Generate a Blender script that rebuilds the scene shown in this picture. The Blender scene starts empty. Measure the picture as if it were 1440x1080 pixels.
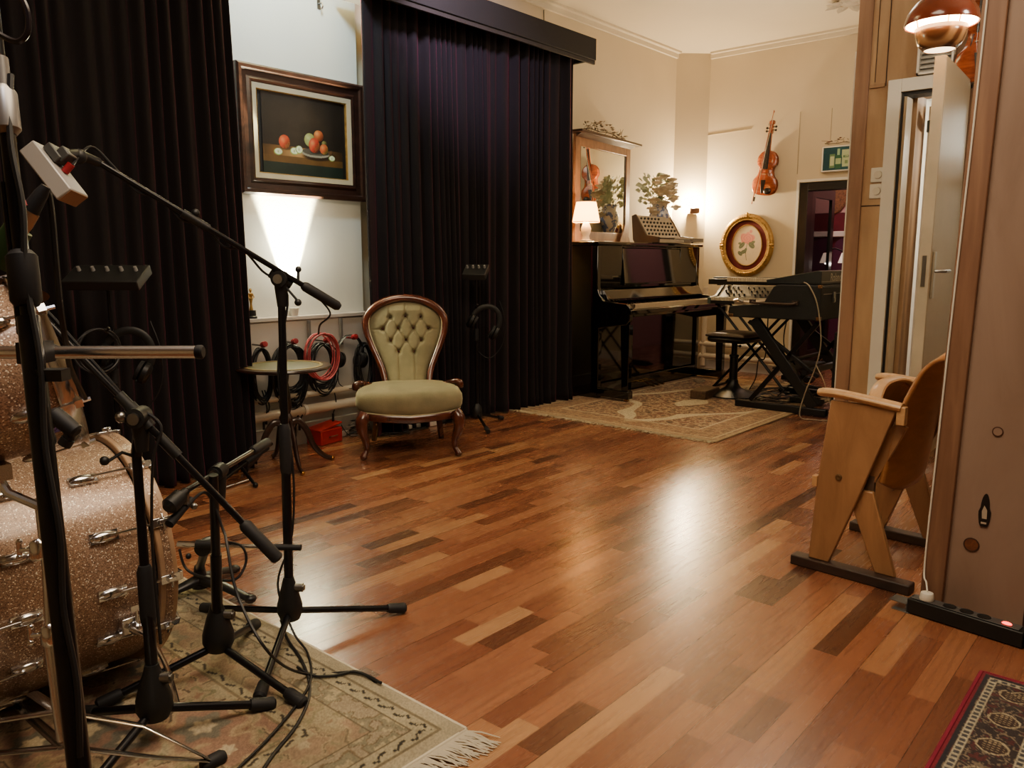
import bpy, bmesh, math, random
import numpy as np
from mathutils import Vector, Matrix
random.seed(7)
rng = np.random.RandomState(5)
SC = bpy.context.scene
COL = SC.collection
PI = math.pi
R = math.radians

# ---------------------------------------------------------------- camera
F = 1120.0; CH = 1.2; PITCH = math.atan(175 / 1120.0); YAW = R(41)
FW = Vector((math.cos(PITCH) * math.cos(YAW), math.cos(PITCH) * math.sin(YAW), -math.sin(PITCH)))
RT = Vector((math.sin(YAW), -math.cos(YAW), 0))
UP = Vector((math.sin(PITCH) * math.cos(YAW), math.sin(PITCH) * math.sin(YAW), math.cos(PITCH)))
def at(x, y, d):
    return Vector((0, 0, CH)) + d * (FW + (x - 720) / F * RT + (540 - y) / F * UP)
def wy(x, y, Y):
    r = at(x, y, 1) - Vector((0, 0, CH)); return Vector((0, 0, CH)) + r * (Y / r.y)
def wx(x, y, X):
    r = at(x, y, 1) - Vector((0, 0, CH)); return Vector((0, 0, CH)) + r * (X / r.x)
def wz(x, y, z=0.0):
    r = at(x, y, 1) - Vector((0, 0, CH)); return Vector((0, 0, CH)) + r * ((z - CH) / r.z)

# ---------------------------------------------------------------- materials
def lin(c):
    if isinstance(c, str):
        c = [int(c[i:i + 2], 16) / 255 for i in (0, 2, 4)]
        c = [((v + .055) / 1.055) ** 2.4 if v > .04045 else v / 12.92 for v in c]
    return (c[0], c[1], c[2], 1)
MATS = {}
def newmat(name):
    m = bpy.data.materials.new(name); m.use_nodes = True
    nt = m.node_tree; b = nt.nodes['Principled BSDF']
    return m, nt, b
def N(nt, t, **kw):
    n = nt.nodes.new(t)
    for k, v in kw.items():
        if k in n.inputs.keys(): n.inputs[k].default_value = v
        else: setattr(n, k, v)
    return n
def coords(nt, scale=(1, 1, 1), rot=(0, 0, 0)):
    tc = N(nt, 'ShaderNodeTexCoord'); mp = N(nt, 'ShaderNodeMapping')
    mp.inputs['Scale'].default_value = scale; mp.inputs['Rotation'].default_value = rot
    nt.links.new(tc.outputs['Object'], mp.inputs['Vector']); return mp.outputs['Vector']
def ramp(nt, fac, stops):
    r = N(nt, 'ShaderNodeValToRGB'); e = r.color_ramp.elements
    while len(e) < len(stops): e.new(.5)
    for i, (p, c) in enumerate(stops): e[i].position = p; e[i].color = lin(c)
    nt.links.new(fac, r.inputs['Fac']); return r.outputs['Color']
def M(name, col, rough=.5, metal=0, var=.12, vs=6, bump=0, bs=60, coat=0, sheen=0, sheen_tint=None, emit=None, es=0, trans=0, ior=None, sub=0):
    m, nt, b = newmat(name)
    c = lin(col)
    v = coords(nt)
    if var > 0:
        nz = N(nt, 'ShaderNodeTexNoise', Scale=vs, Detail=4.0)
        nt.links.new(v, nz.inputs['Vector'])
        dk = tuple(x * (1 - var) for x in c[:3]); lt = tuple(min(1, x * (1 + var)) for x in c[:3])
        nt.links.new(ramp(nt, nz.outputs['Fac'], [(.3, dk), (.7, lt)]), b.inputs['Base Color'])
    else: b.inputs['Base Color'].default_value = c
    b.inputs['Roughness'].default_value = rough; b.inputs['Metallic'].default_value = metal
    if bump > 0:
        n2 = N(nt, 'ShaderNodeTexNoise', Scale=bs, Detail=3.0); nt.links.new(v, n2.inputs['Vector'])
        bp = N(nt, 'ShaderNodeBump', Strength=bump, Distance=.01)
        nt.links.new(n2.outputs['Fac'], bp.inputs['Height']); nt.links.new(bp.outputs['Normal'], b.inputs['Normal'])
    if coat: b.inputs['Coat Weight'].default_value = coat; b.inputs['Coat Roughness'].default_value = .05
    if sheen:
        b.inputs['Sheen Weight'].default_value = sheen; b.inputs['Sheen Roughness'].default_value = .35
        if sheen_tint: b.inputs['Sheen Tint'].default_value = lin(sheen_tint)
    if emit: b.inputs['Emission Color'].default_value = lin(emit); b.inputs['Emission Strength'].default_value = es
    if trans: b.inputs['Transmission Weight'].default_value = trans
    if ior: b.inputs['IOR'].default_value = ior
    if sub: b.inputs['Subsurface Weight'].default_value = sub
    return m
def WOOD(name, c1, c2, rough=.4, grain=(1.5, 18, 18), rings=False, coat=0, knots=0, c3=None, bump=.05):
    m, nt, b = newmat(name)
    v = coords(nt, grain)
    nz = N(nt, 'ShaderNodeTexNoise', Scale=2.0, Detail=7.0, Roughness=.62, Distortion=.9); nt.links.new(v, nz.inputs['Vector'])
    fac = nz.outputs['Fac']
    if rings:
        w = N(nt, 'ShaderNodeTexWave', Scale=.55, Distortion=7.0, Detail=3.0); w.inputs['Detail Scale'].default_value = .8
        nt.links.new(v, w.inputs['Vector'])
        mx = N(nt, 'ShaderNodeMath', operation='MULTIPLY_ADD'); mx.inputs[1].default_value = .45
        sc = N(nt, 'ShaderNodeMath', operation='MULTIPLY'); sc.inputs[1].default_value = .6
        nt.links.new(nz.outputs['Fac'], sc.inputs[0]); nt.links.new(w.outputs['Fac'], mx.inputs[0]); nt.links.new(sc.outputs[0], mx.inputs[2])
        fac = mx.outputs[0]
    st = [(.28, c1), (.72, c2)] if c3 is None else [(.2, c1), (.5, c3), (.8, c2)]
    nt.links.new(ramp(nt, fac, st), b.inputs['Base Color'])
    b.inputs['Roughness'].default_value = rough
    if coat: b.inputs['Coat Weight'].default_value = coat; b.inputs['Coat Roughness'].default_value = .12
    bp = N(nt, 'ShaderNodeBump', Strength=bump, Distance=.005)
    nt.links.new(fac, bp.inputs['Height']); nt.links.new(bp.outputs['Normal'], b.inputs['Normal'])
    return m
def VCOL(name, rough=.9, bump=0, bs=300, sheen=0, gloss=None):
    m, nt, b = newmat(name)
    a = N(nt, 'ShaderNodeAttribute', attribute_name='Col')
    nt.links.new(a.outputs['Color'], b.inputs['Base Color']); b.inputs['Roughness'].default_value = rough
    if sheen: b.inputs['Sheen Weight'].default_value = sheen
    if bump:
        n2 = N(nt, 'ShaderNodeTexNoise', Scale=bs, Detail=2.0); nt.links.new(coords(nt), n2.inputs['Vector'])
        bp = N(nt, 'ShaderNodeBump', Strength=bump, Distance=.004)
        nt.links.new(n2.outputs['Fac'], bp.inputs['Height']); nt.links.new(bp.outputs['Normal'], b.inputs['Normal'])
    return m

def floor_mat():
    m, nt, b = newmat('parquet')
    L = nt.links
    tc = N(nt, 'ShaderNodeTexCoord'); sp = N(nt, 'ShaderNodeSeparateXYZ'); L.new(tc.outputs['Object'], sp.inputs[0])
    def mt(op, a, bb=None, c=None):
        n = N(nt, 'ShaderNodeMath', operation=op)
        for i, x in enumerate((a, bb, c)):
            if x is None: continue
            if isinstance(x, (int, float)): n.inputs[i].default_value = x
            else: L.new(x, n.inputs[i])
        return n.outputs[0]
    W = .0745
    yr = mt('DIVIDE', mt('ADD', sp.outputs['Y'], .0), W); row = mt('FLOOR', yr); fy = mt('SUBTRACT', yr, row)
    wn = N(nt, 'ShaderNodeTexWhiteNoise', noise_dimensions='1D'); L.new(row, wn.inputs['W'])
    wn2 = N(nt, 'ShaderNodeTexWhiteNoise', noise_dimensions='1D'); L.new(mt('ADD', row, 71.3), wn2.inputs['W'])
    ln = mt('MULTIPLY_ADD', wn2.outputs['Value'], .22, .36)
    # wobble so strip lengths vary along one row
    xr0 = mt('ADD', mt('DIVIDE', sp.outputs['X'], ln), mt('MULTIPLY', wn.outputs['Value'], 17.0))
    xr = mt('ADD', xr0, mt('MULTIPLY', mt('SINE', mt('MULTIPLY', xr0, 1.9)), .38))
    cl = mt('FLOOR', xr); fx = mt('SUBTRACT', xr, cl)
    cb = N(nt, 'ShaderNodeCombineXYZ'); L.new(row, cb.inputs[0]); L.new(cl, cb.inputs[1])
    w3 = N(nt, 'ShaderNodeTexWhiteNoise', noise_dimensions='2D'); L.new(cb.outputs[0], w3.inputs['Vector'])
    base = ramp(nt, w3.outputs['Value'], [(0, '54331f'), (.08, '6a4129'), (.18, '7d4d31'), (.5, '8b593a'), (.8, '976643'), (.93, 'a2734b'), (1, 'b0875c')])
    # grain
    off = N(nt, 'ShaderNodeCombineXYZ'); L.new(mt('MULTIPLY', sp.outputs['X'], 2.2), off.inputs[0])
    L.new(mt('MULTIPLY', sp.outputs['Y'], 34.0), off.inputs[1]); L.new(mt('MULTIPLY', w3.outputs['Value'], 40.0), off.inputs[2])
    gr = N(nt, 'ShaderNodeTexNoise', Scale=2.2, Detail=7.0, Roughness=.65, Distortion=.5); L.new(off.outputs[0], gr.inputs['Vector'])
    gcol = ramp(nt, gr.outputs['Fac'], [(.3, (.74, .70, .68)), (.55, (1, 1, 1)), (.75, (1.12, 1.13, 1.13))])
    mx = N(nt, 'ShaderNodeMix', data_type='RGBA', blend_type='MULTIPLY'); mx.inputs['Factor'].default_value = .85
    L.new(base, mx.inputs[6]); L.new(gcol, mx.inputs[7])
    # broad stains
    ns = N(nt, 'ShaderNodeTexNoise', Scale=1.3, Detail=3.0); L.new(tc.outputs['Object'], ns.inputs['Vector'])
    st = ramp(nt, ns.outputs['Fac'], [(.35, (.82, .78, .76)), (.65, (1.1, 1.1, 1.1))])
    mx2 = N(nt, 'ShaderNodeMix', data_type='RGBA', blend_type='MULTIPLY'); mx2.inputs['Factor'].default_value = .7
    L.new(mx.outputs[2], mx2.inputs[6]); L.new(st, mx2.inputs[7])
    # seams: thin between strips, dark between 3-strip boards
    e1 = mt('LESS_THAN', fy, .018); e2 = mt('LESS_THAN', fx, .004)
    b3 = mt('FRACT', mt('DIVIDE', mt('ADD', row, 0.0), 3.0)); e3 = mt('MULTIPLY', mt('LESS_THAN', fy, .035), mt('LESS_THAN', b3, .1))
    seam = mt('MINIMUM', mt('ADD', mt('MULTIPLY', mt('MAXIMUM', e1, e2), .35), mt('MULTIPLY', e3, .45)), .9)
    mx3 = N(nt, 'ShaderNodeMix', data_type='RGBA'); L.new(seam, mx3.inputs['Factor']); L.new(mx2.outputs[2], mx3.inputs[6]); mx3.inputs[7].default_value = lin('2a130a')
    L.new(mx3.outputs[2], b.inputs['Base Color'])
    rr = ramp(nt, gr.outputs['Fac'], [(.3, (.30, .30, .30)), (.7, (.23, .23, .23))])
    L.new(rr, b.inputs['Roughness'])
    b.inputs['Specular IOR Level'].default_value = .85
    b.inputs['Coat Weight'].default_value = .35; b.inputs['Coat Roughness'].default_value = .2
    bp = N(nt, 'ShaderNodeBump', Strength=.08, Distance=.003)
    h = mt('SUBTRACT', mt('MULTIPLY', gr.outputs['Fac'], .4), seam); L.new(h, bp.inputs['Height'])
    # gentle board cupping spreads the lamp reflections
    L.new(bp.outputs['Normal'], b.inputs['Normal'])
    return m

def sparkle(name, c1, c2):
    m, nt, b = newmat(name); L = nt.links
    v = coords(nt)
    vo = N(nt, 'ShaderNodeTexVoronoi', Scale=420.0); L.new(v, vo.inputs['Vector'])
    sp = N(nt, 'ShaderNodeSeparateColor'); L.new(vo.outputs['Color'], sp.inputs[0])
    L.new(ramp(nt, sp.outputs[0], [(0, c1), (.75, c2), (.93, c2), (.96, 'fff6e0')]), b.inputs['Base Color'])
    b.inputs['Metallic'].default_value = .3; b.inputs['Roughness'].default_value = .38
    b.inputs['Coat Weight'].default_value = .6; b.inputs['Coat Roughness'].default_value = .15
    nm = N(nt, 'ShaderNodeBump', Strength=.35, Distance=.002); L.new(sp.outputs[1], nm.inputs['Height']); L.new(nm.outputs['Normal'], b.inputs['Normal'])
    return m

black_metal = M('black_metal', '0f0e11', .38, .0, .05)
black_tube = M('black_tube', '0e0d11', .28, .3, .05)
black_plastic = M('black_plastic', '0e0e0e', .5, 0, .1)
dark_rubber = M('dark_rubber', '141315', .65, 0, .1)
grey_plastic = M('grey_plastic', '4c4a4a', .5, 0, .1)
chrome = M('chrome', 'd6d8dc', .17, 1, .03)
brass = M('brass', 'b98a3c', .25, 1, .1)
steel = M('steel', '8a8884', .3, 1, .1)
white_paint = M('white_paint', 'd9d4c8', .5, 0, .03)
white_plastic = M('white_plastic', 'd8d3c6', .4, 0, .03)
cable_black = M('cable_black', '121113', .5, 0, .05)
red_rubber = M('red_rubber', 'b3343a', .5, 0, .08)
red_cap = M('red_cap', '861c22', .4, 0, .05)
red_paint = M('red_paint', 'a81e18', .4, 0, .12)
wall_paint = M('wall_paint', 'c4b596', .75, 0, .04, 2, .05, 40)
niche_paint = M('niche_paint', 'cfcdc0', .7, 0, .03, 2, .05, 60)
ceiling_paint = M('ceiling_paint', 'd0c4aa', .8, 0, .03, 1.5)
curtain_velvet = M('curtain_velvet', '0a0206', .95, 0, .2, 8, 0, 0, 0, .42, '9a2050')
pelmet_mat = M('pelmet_fabric', '1b1714', .8, 0, .1)
mahogany = WOOD('mahogany', '2c120b', '62301d', .25, (3, 12, 3), coat=.5)
dark_walnut = WOOD('dark_walnut', '160c08', '3c241a', .3, (2, 10, 10), coat=.3)
pine = WOOD('pine_plywood', '87694c', 'b0916c', .55, (5, 5, 1.1), True, c3='9c7d5a')
pine_red = WOOD('pine_batten', '74543f', '957358', .5, (14, 14, 1.2), True)
ply_brown = WOOD('ply_brown', '6c5546', '8f7868', .6, (3.2, 3.2, .9), True, c3='7e6656')
beech = WOOD('beech_ply', '84603e', 'a57c52', .32, (7, 7, 1.2), coat=.25)
beech_light = WOOD('beech_light', 'ab8254', 'c49c6a', .35, (2, 12, 12), coat=.2)
mirror_wood = WOOD('mirror_wood', '5e3d28', '86603f', .4, (10, 2, 3))
piano_black = M('piano_black', '060506', .06, 0, 0, coat=1)
velvet_green = M('velvet_green', '857f62', .85, 0, .16, 9, .12, 120, 0, .8, 'd8d4b0')
piping_mat = M('piping_cream', 'b3a987', .8, 0, .1)
glass = M('clear_glass', 'e8ecec', .03, 0, 0, trans=1, ior=1.45)
gold = M('gold_leaf', 'a68444', .38, .6, .25, 30, .3, 40)
champagne = sparkle('champagne_sparkle', '6c5443', 'ad8e74')
hoop_wood = WOOD('hoop_maple', '9a7c60', 'b89a78', .35, (3, 3, 3), coat=.4)
tolex = M('tolex', '0e0c0b', .7, 0, .2, 20, .4, 200)

# ---------------------------------------------------------------- mesh builder
class MB:
    def __init__(s): s.bm = bmesh.new(); s.mi = 0
    def _tag(s, fs):
        for f in fs: f.material_index = s.mi
        return s
    def box(s, c, size, rot=None, taper=None):
        c = Vector(c); h = [x / 2 for x in size]; vs = []
        for dz in (-1, 1):
            t = 1 if (dz < 0 or taper is None) else taper
            for dx, dy in ((-1, -1), (1, -1), (1, 1), (-1, 1)):
                v = Vector((dx * h[0] * t, dy * h[1] * t, dz * h[2]))
                if rot is not None: v = rot @ v
                vs.append(s.bm.verts.new(c + v))
        q = [(3, 2, 1, 0), (4, 5, 6, 7), (0, 1, 5, 4), (1, 2, 6, 5), (2, 3, 7, 6), (3, 0, 4, 7)]
        return s._tag([s.bm.faces.new([vs[i] for i in f]) for f in q])
    def b2(s, lo, hi):
        return s.box([(a + b) / 2 for a, b in zip(lo, hi)], [abs(b - a) for a, b in zip(lo, hi)])
    def tube(s, pts, r, seg=10, cap=True, flat=None):
        pts = [Vector(p) for p in pts]; n = len(pts)
        rs = r if isinstance(r, (list, tuple)) else [r] * n
        tang = [(pts[min(i + 1, n - 1)] - pts[max(i - 1, 0)]).normalized() for i in range(n)]
        t0 = tang[0]; nrm = t0.cross(Vector((0, 0, 1)))
        if nrm.length < .1: nrm = t0.cross(Vector((0, 1, 0)))
        nrm.normalize(); rings = []
        for i in range(n):
            t = tang[i]; nrm = (nrm - t * nrm.dot(t))
            if nrm.length < 1e-6: nrm = t.orthogonal()
            nrm.normalize(); bn = t.cross(nrm)
            fl = flat or (1, 1)
            rings.append([s.bm.verts.new(pts[i] + rs[i] * (fl[0] * math.cos(a) * nrm + fl[1] * math.sin(a) * bn)) for a in [2 * PI * k / seg for k in range(seg)]])
        fs = []
        for i in range(n - 1):
            for k in range(seg):
                k2 = (k + 1) % seg
                fs.append(s.bm.faces.new((rings[i][k], rings[i][k2], rings[i + 1][k2], rings[i + 1][k])))
        if cap:
            fs.append(s.bm.faces.new(rings[0][::-1])); fs.append(s.bm.faces.new(rings[-1]))
        return s._tag(fs)
    def cyl(s, a, b, r, r2=None, seg=16): return s.tube([a, b], [r, r if r2 is None else r2], seg)
    def loop(s, pts, r, seg=8, flat=None):
        pts = [Vector(p) for p in pts]; n = len(pts)
        fl = flat or (1, 1)
        cen = sum(pts, Vector()) / n
        nn = Vector()
        for i in range(n): nn += (pts[i] - cen).cross(pts[(i + 1) % n] - cen)
        nn.normalize(); rings = []
        rs = r if isinstance(r, (list, tuple)) else [r] * n
        for i in range(n):
            t = (pts[(i + 1) % n] - pts[i - 1]).normalized(); o = t.cross(nn).normalized()
            rings.append([s.bm.verts.new(pts[i] + rs[i] * (fl[0] * math.cos(a) * o + fl[1] * math.sin(a) * nn)) for a in [2 * PI * k / seg for k in range(seg)]])
        fs = []
        for i in range(n):
            j = (i + 1) % n
            for k in range(seg):
                k2 = (k + 1) % seg
                fs.append(s.bm.faces.new((rings[i][k], rings[i][k2], rings[j][k2], rings[j][k])))
        return s._tag(fs)
    def lathe(s, prof, c=(0, 0, 0), axis=(0, 0, 1), seg=32, cap=True, xs=1, ys=1, a0=0, a1=None):
        c = Vector(c); ax = Vector(axis).normalized(); u = ax.orthogonal().normalized(); 
        if abs(ax.z) > .99: u = Vector((1, 0, 0))
        w = ax.cross(u); full = a1 is None; a1 = 2 * PI if full else a1
        m = seg if full else seg + 1; rings = []
        for r, z in prof:
            rings.append([s.bm.verts.new(c + ax * z + r * (xs * math.cos(a) * u + ys * math.sin(a) * w)) for a in [a0 + (a1 - a0) * k / seg for k in range(m)]])
        fs = []
        for i in range(len(prof) - 1):
            for k in range(seg):
                k2 = (k + 1) % m
                fs.append(s.bm.faces.new((rings[i][k], rings[i][k2], rings[i + 1][k2], rings[i + 1][k])))
        if cap and full:
            if prof[0][0] > 1e-5: fs.append(s.bm.faces.new(rings[0][::-1]))
            if prof[-1][0] > 1e-5: fs.append(s.bm.faces.new(rings[-1]))
        return s._tag(fs)
    def ball(s, c, r, seg=12, sc=(1, 1, 1), rot=None):
        c = Vector(c); rings = []; n = max(6, seg // 2)
        fs = []
        def P(th, ph):
            v = Vector((sc[0] * r * math.sin(th) * math.cos(ph), sc[1] * r * math.sin(th) * math.sin(ph), sc[2] * r * math.cos(th)))
            return c + (rot @ v if rot is not None else v)
        top = s.bm.verts.new(P(0, 0)); bot = s.bm.verts.new(P(PI, 0))
        for i in range(1, n): rings.append([s.bm.verts.new(P(PI * i / n, 2 * PI * k / seg)) for k in range(seg)])
        for k in range(seg):
            k2 = (k + 1) % seg
            fs.append(s.bm.faces.new((top, rings[0][k], rings[0][k2]))); fs.append(s.bm.faces.new((bot, rings[-1][k2], rings[-1][k])))
            for i in range(len(rings) - 1): fs.append(s.bm.faces.new((rings[i][k], rings[i + 1][k], rings[i + 1][k2], rings[i][k2])))
        return s._tag(fs)
    def prism(s, poly, d0, d1, plane='XZ'):
        def mp(a, b, d):
            return {'XZ': (a, d, b), 'YZ': (d, a, b), 'XY': (a, b, d)}[plane]
        A = [s.bm.verts.new(mp(a, b, d0)) for a, b in poly]; B = [s.bm.verts.new(mp(a, b, d1)) for a, b in poly]
        fs = [s.bm.faces.new(A[::-1]), s.bm.faces.new(B)]; n = len(poly)
        for i in range(n): fs.append(s.bm.faces.new((A[i], A[(i + 1) % n], B[(i + 1) % n], B[i])))
        return s._tag(fs)
    def grid(s, fn, nu, nv, closed_u=False):
        vs = [[s.bm.verts.new(fn(i / (nu - (0 if closed_u else 1)), j / (nv - 1))) for j in range(nv)] for i in range(nu)]
        fs = []
        for i in range(nu if closed_u else nu - 1):
            i2 = (i + 1) % nu
            for j in range(nv - 1): fs.append(s.bm.faces.new((vs[i][j], vs[i2][j], vs[i2][j + 1], vs[i][j + 1])))
        return s._tag(fs)
    def leaf(s, c, d, n, L, W):
        c, d = Vector(c), Vector(d).normalized(); n = Vector(n); w = d.cross(n).normalized(); n = w.cross(d)
        p = [c, c + d * L * .35 + w * W / 2 + n * L * .05, c + d * L * .75 + w * W * .35 + n * L * .03, c + d * L, c + d * L * .75 - w * W * .35 + n * L * .03, c + d * L * .35 - w * W / 2 + n * L * .05]
        m1 = c + d * L * .5 - n * L * .06
        vs = [s.bm.verts.new(x) for x in p]; vm = s.bm.verts.new(m1)
        return s._tag([s.bm.faces.new((vs[i], vs[(i + 1) % 6], vm)) for i in range(6)])
    def mat(s, i): s.mi = i; return s
    def build(s, name, mats, parent=None, bevel=0, smooth=True, world=False, sub=0, solid=0, recalc=True, ang=35):
        bm = s.bm
        if recalc: bmesh.ops.recalc_face_normals(bm, faces=bm.faces)
        me = bpy.data.meshes.new(name); 
        if world and parent is not None:
            PM[parent.name] = PM.get(parent.name) or pmat(parent)
            bm.transform(pmat(parent).inverted())
        if smooth:
            for f in bm.faces: f.smooth = True
            for e in bm.edges:
                if len(e.link_faces) == 2 and e.calc_face_angle(0) > R(ang): e.smooth = False
        bm.to_mesh(me); bm.free()
        for m in (mats if isinstance(mats, (list, tuple)) else [mats]): me.materials.append(m)
        o = bpy.data.objects.new(name, me); COL.objects.link(o)
        if parent is not None: o.parent = parent
        if solid: md = o.modifiers.new('s', 'SOLIDIFY'); md.thickness = solid; md.offset = 0
        if bevel:
            md = o.modifiers.new('b', 'BEVEL'); md.width = bevel; md.segments = 2; md.limit_method = 'ANGLE'; md.angle_limit = R(40)
        if sub: md = o.modifiers.new('u', 'SUBSURF'); md.levels = sub; md.render_levels = sub
        return o
PM = {}
def pmat(o):
    m = o.matrix_basis.copy()
    while o.parent is not None: o = o.parent; m = o.matrix_basis @ m
    return m
def tag(o, label=None, cat=None, group=None, kind=None):
    if label: o['label'] = label
    if cat: o['category'] = cat
    if group: o['group'] = group
    if kind: o['kind'] = kind
    return o
def thing(name, label, cat, loc=(0, 0, 0), rz=0, group=None, rot=None):
    o = bpy.data.objects.new(name, None); COL.objects.link(o); o.empty_display_size = .1
    o.location = loc; o.rotation_euler = rot or (0, 0, rz)
    return tag(o, label, cat, group)
def struct(o): o['kind'] = 'structure'; return o
def spline(P, n=8, closed=False):
    P = [Vector(p) for p in P]; out = []; m = len(P)
    rngi = range(m) if closed else range(m - 1)
    for i in rngi:
        g = (lambda k: P[k % m]) if closed else (lambda k: P[max(0, min(m - 1, k))])
        a, b, c, d = g(i - 1), g(i), g(i + 1), g(i + 2)
        for k in range(n):
            t = k / n
            out.append(.5 * ((2 * b) + (c - a) * t + (2 * a - 5 * b + 4 * c - d) * t * t + (3 * b - a - 3 * c + d) * t ** 3))
    if not closed: out.append(P[-1])
    return out
def dup(root, loc, rot=None, label=None, group=None):
    r = root.copy(); COL.objects.link(r); r.location = loc
    if rot is not None: r.rotation_euler = rot
    if label: r['label'] = label
    if group: r['group'] = group
    for ch in list(root.children):
        c = ch.copy(); COL.objects.link(c); c.parent = r
        for g in list(ch.children):
            d = g.copy(); COL.objects.link(d); d.parent = c
    return r
def painted(name, mat, w, h, nx, ny, fn, parent=None, frame=None, thick=0):
    """grid in XY plane (centre origin) with vertex colours fn(X,Y)->(n,3) arrays"""
    xs = np.linspace(-w / 2, w / 2, nx); ys = np.linspace(-h / 2, h / 2, ny)
    X, Y = np.meshgrid(xs, ys, indexing='ij')
    res = fn(X, Y)
    colr, Z = res if isinstance(res, tuple) else (res, np.zeros_like(X))
    co = np.stack([X, Y, Z], -1).reshape(-1, 3)
    I = np.arange(nx * ny).reshape(nx, ny)
    q = np.stack([I[:-1, :-1], I[1:, :-1], I[1:, 1:], I[:-1, 1:]], -1).reshape(-1, 4)
    me = bpy.data.meshes.new(name)
    me.vertices.add(len(co)); me.vertices.foreach_set('co', co.ravel())
    me.loops.add(q.size); me.loops.foreach_set('vertex_index', q.ravel().astype(np.int32))
    me.polygons.add(len(q)); me.polygons.foreach_set('loop_start', np.arange(0, q.size, 4, dtype=np.int32)); me.polygons.foreach_set('loop_total', np.full(len(q), 4, dtype=np.int32))
    me.update(); me.validate()
    a = me.color_attributes.new('Col', 'FLOAT_COLOR', 'POINT')
    c4 = np.ones((len(co), 4), dtype=np.float32); c4[:, :3] = np.clip(colr.reshape(-1, 3), 0, 1) ** 2.2
    a.data.foreach_set('color', c4.ravel())
    me.materials.append(mat)
    o = bpy.data.objects.new(name, me); COL.objects.link(o)
    if parent is not None: o.parent = parent
    return o
def hexc(s): return np.array([int(s[i:i + 2], 16) / 255 for i in (0, 2, 4)])
def noise2(X, Y, sc, seed=0, oct=3):
    out = 0; amp = 1; tot = 0
    for k in range(oct):
        r = np.random.RandomState(seed + k * 13); g = r.rand(64, 64)
        u = X * sc; v = Y * sc; i = np.floor(u).astype(int); j = np.floor(v).astype(int); fu = u - i; fv = v - j
        fu = fu * fu * (3 - 2 * fu); fv = fv * fv * (3 - 2 * fv)
        a = g[i % 64, j % 64]; b = g[(i + 1) % 64, j % 64]; c = g[i % 64, (j + 1) % 64]; d = g[(i + 1) % 64, (j + 1) % 64]
        out = out + amp * ((a * (1 - fu) + b * fu) * (1 - fv) + (c * (1 - fu) + d * fu) * fv); tot += amp
        amp *= .5; sc *= 2.03
    return out / tot
def mixc(C, col, w):
    w = np.clip(w, 0, 1)[..., None]; return C * (1 - w) + np.asarray(col) * w
def text(name, body, size, mat, parent, loc, rot, ext=.001, align='CENTER'):
    cu = bpy.data.curves.new(name, 'FONT'); cu.body = body; cu.size = size; cu.extrude = ext; cu.align_x = align
    tmp = bpy.data.objects.new('tmp', cu); COL.objects.link(tmp); bpy.context.view_layer.update()
    me = bpy.data.meshes.new_from_object(tmp.evaluated_get(bpy.context.evaluated_depsgraph_get())); bpy.data.objects.remove(tmp)
    me.materials.clear(); me.materials.append(mat); o = bpy.data.objects.new(name, me); COL.objects.link(o)
    o.parent = parent; o.location = loc; o.rotation_euler = rot; return o

# ================================================================ SETTING
CZ = 3.36; XF = 8.1; YL = 4.5; XD = 5.3
m = MB(); m.b2((-2.5, -3, -.1), (10.8, 4.9, 0)); struct(m.build('floor', floor_mat()))
m = MB(); m.b2((-2.5, -3, CZ), (8.6, 5.0, CZ + .1)); struct(m.build('ceiling', ceiling_paint))
# left wall with the pale panel between the curtains standing proud
m = MB(); m.b2((-2.5, YL + .12, 0), (3.57, YL + .2, CZ)); m.b2((3.57, YL + .12, 0), (3.75, YL + .2, CZ))
m.b2((3.75, YL, 0), (XF - .26, YL + .2, CZ)); m.b2((2.0, YL, 0), (3.57, YL + .11, CZ))
struct(m.build('wall_left', [wall_paint]))
m = MB(); m.b2((1.2, YL - .012, .83), (3.565, YL - .002, CZ)); struct(m.build('trim_1', niche_paint))
m = MB(); m.b2((1.2, YL - .07, .0), (3.62, YL - .015, .815)); m.b2((1.2, YL - .085, .815), (3.62, YL - .013, .84)); struct(m.build('trim_2', M('dado_paint', 'b3aba0', .6, 0, .05), bevel=.003))
# chamfered corner pilaster
m = MB(); m.prism([(XF - .26, YL), (XF, YL - .26), (XF + .1, YL - .1), (XF - .1, YL + .1)], 0, CZ, 'XY'); struct(m.build('wall_corner', wall_paint))
# far wall with doorway  Y 2.57..3.21, z 0..1.96
m = MB(); m.b2((XF, 3.21, 0), (XF + .15, YL - .2, CZ)); m.b2((XF, -3, 0), (XF + .15, 2.57, CZ)); m.b2((XF, 2.57, 1.96), (XF + .15, 3.21, CZ))
struct(m.build('wall_far', wall_paint))
m = MB(); m.b2((XF - .01, 3.21, 0), (XF - .001, 3.235, 1.99)); m.b2((XF - .01, 2.5, 1.965), (XF - .001, 3.209, 1.99)); struct(m.build('trim_3', white_paint))
# wallpaper joint lines on the far wall
seam = M('seam_beige', 'a89a80', .8, 0, .02)  # joints in one even beige, darker than the wall
m = MB(); m.box((XF - .003, 4.0, 2.53), (.006, .5, .006), Matrix.Rotation(R(-2), 3, 'X')); m.box((XF - .003, 3.24, 2.35), (.005, .005, .6)); m.box((XF - .003, 2.93, 2.5), (.005, .005, .3)); struct(m.build('trim_4', seam))
# crown lines
m = MB(); m.b2((-2.5, YL - .03, CZ - .06), (XF - .27, YL - .001, CZ - .001))
m.b2((-2.5, YL - .075, CZ - .02), (XF - .29, YL - .031, CZ - .001)); struct(m.build('trim_5', ceiling_paint))
m = MB(); m.b2((XF - .03, -3, CZ - .06), (XF - .001, YL - .27, CZ - .001)); m.b2((XF - .075, -3, CZ - .02), (XF - .031, YL - .29, CZ - .001)); struct(m.build('trim_6', ceiling_paint))
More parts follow.
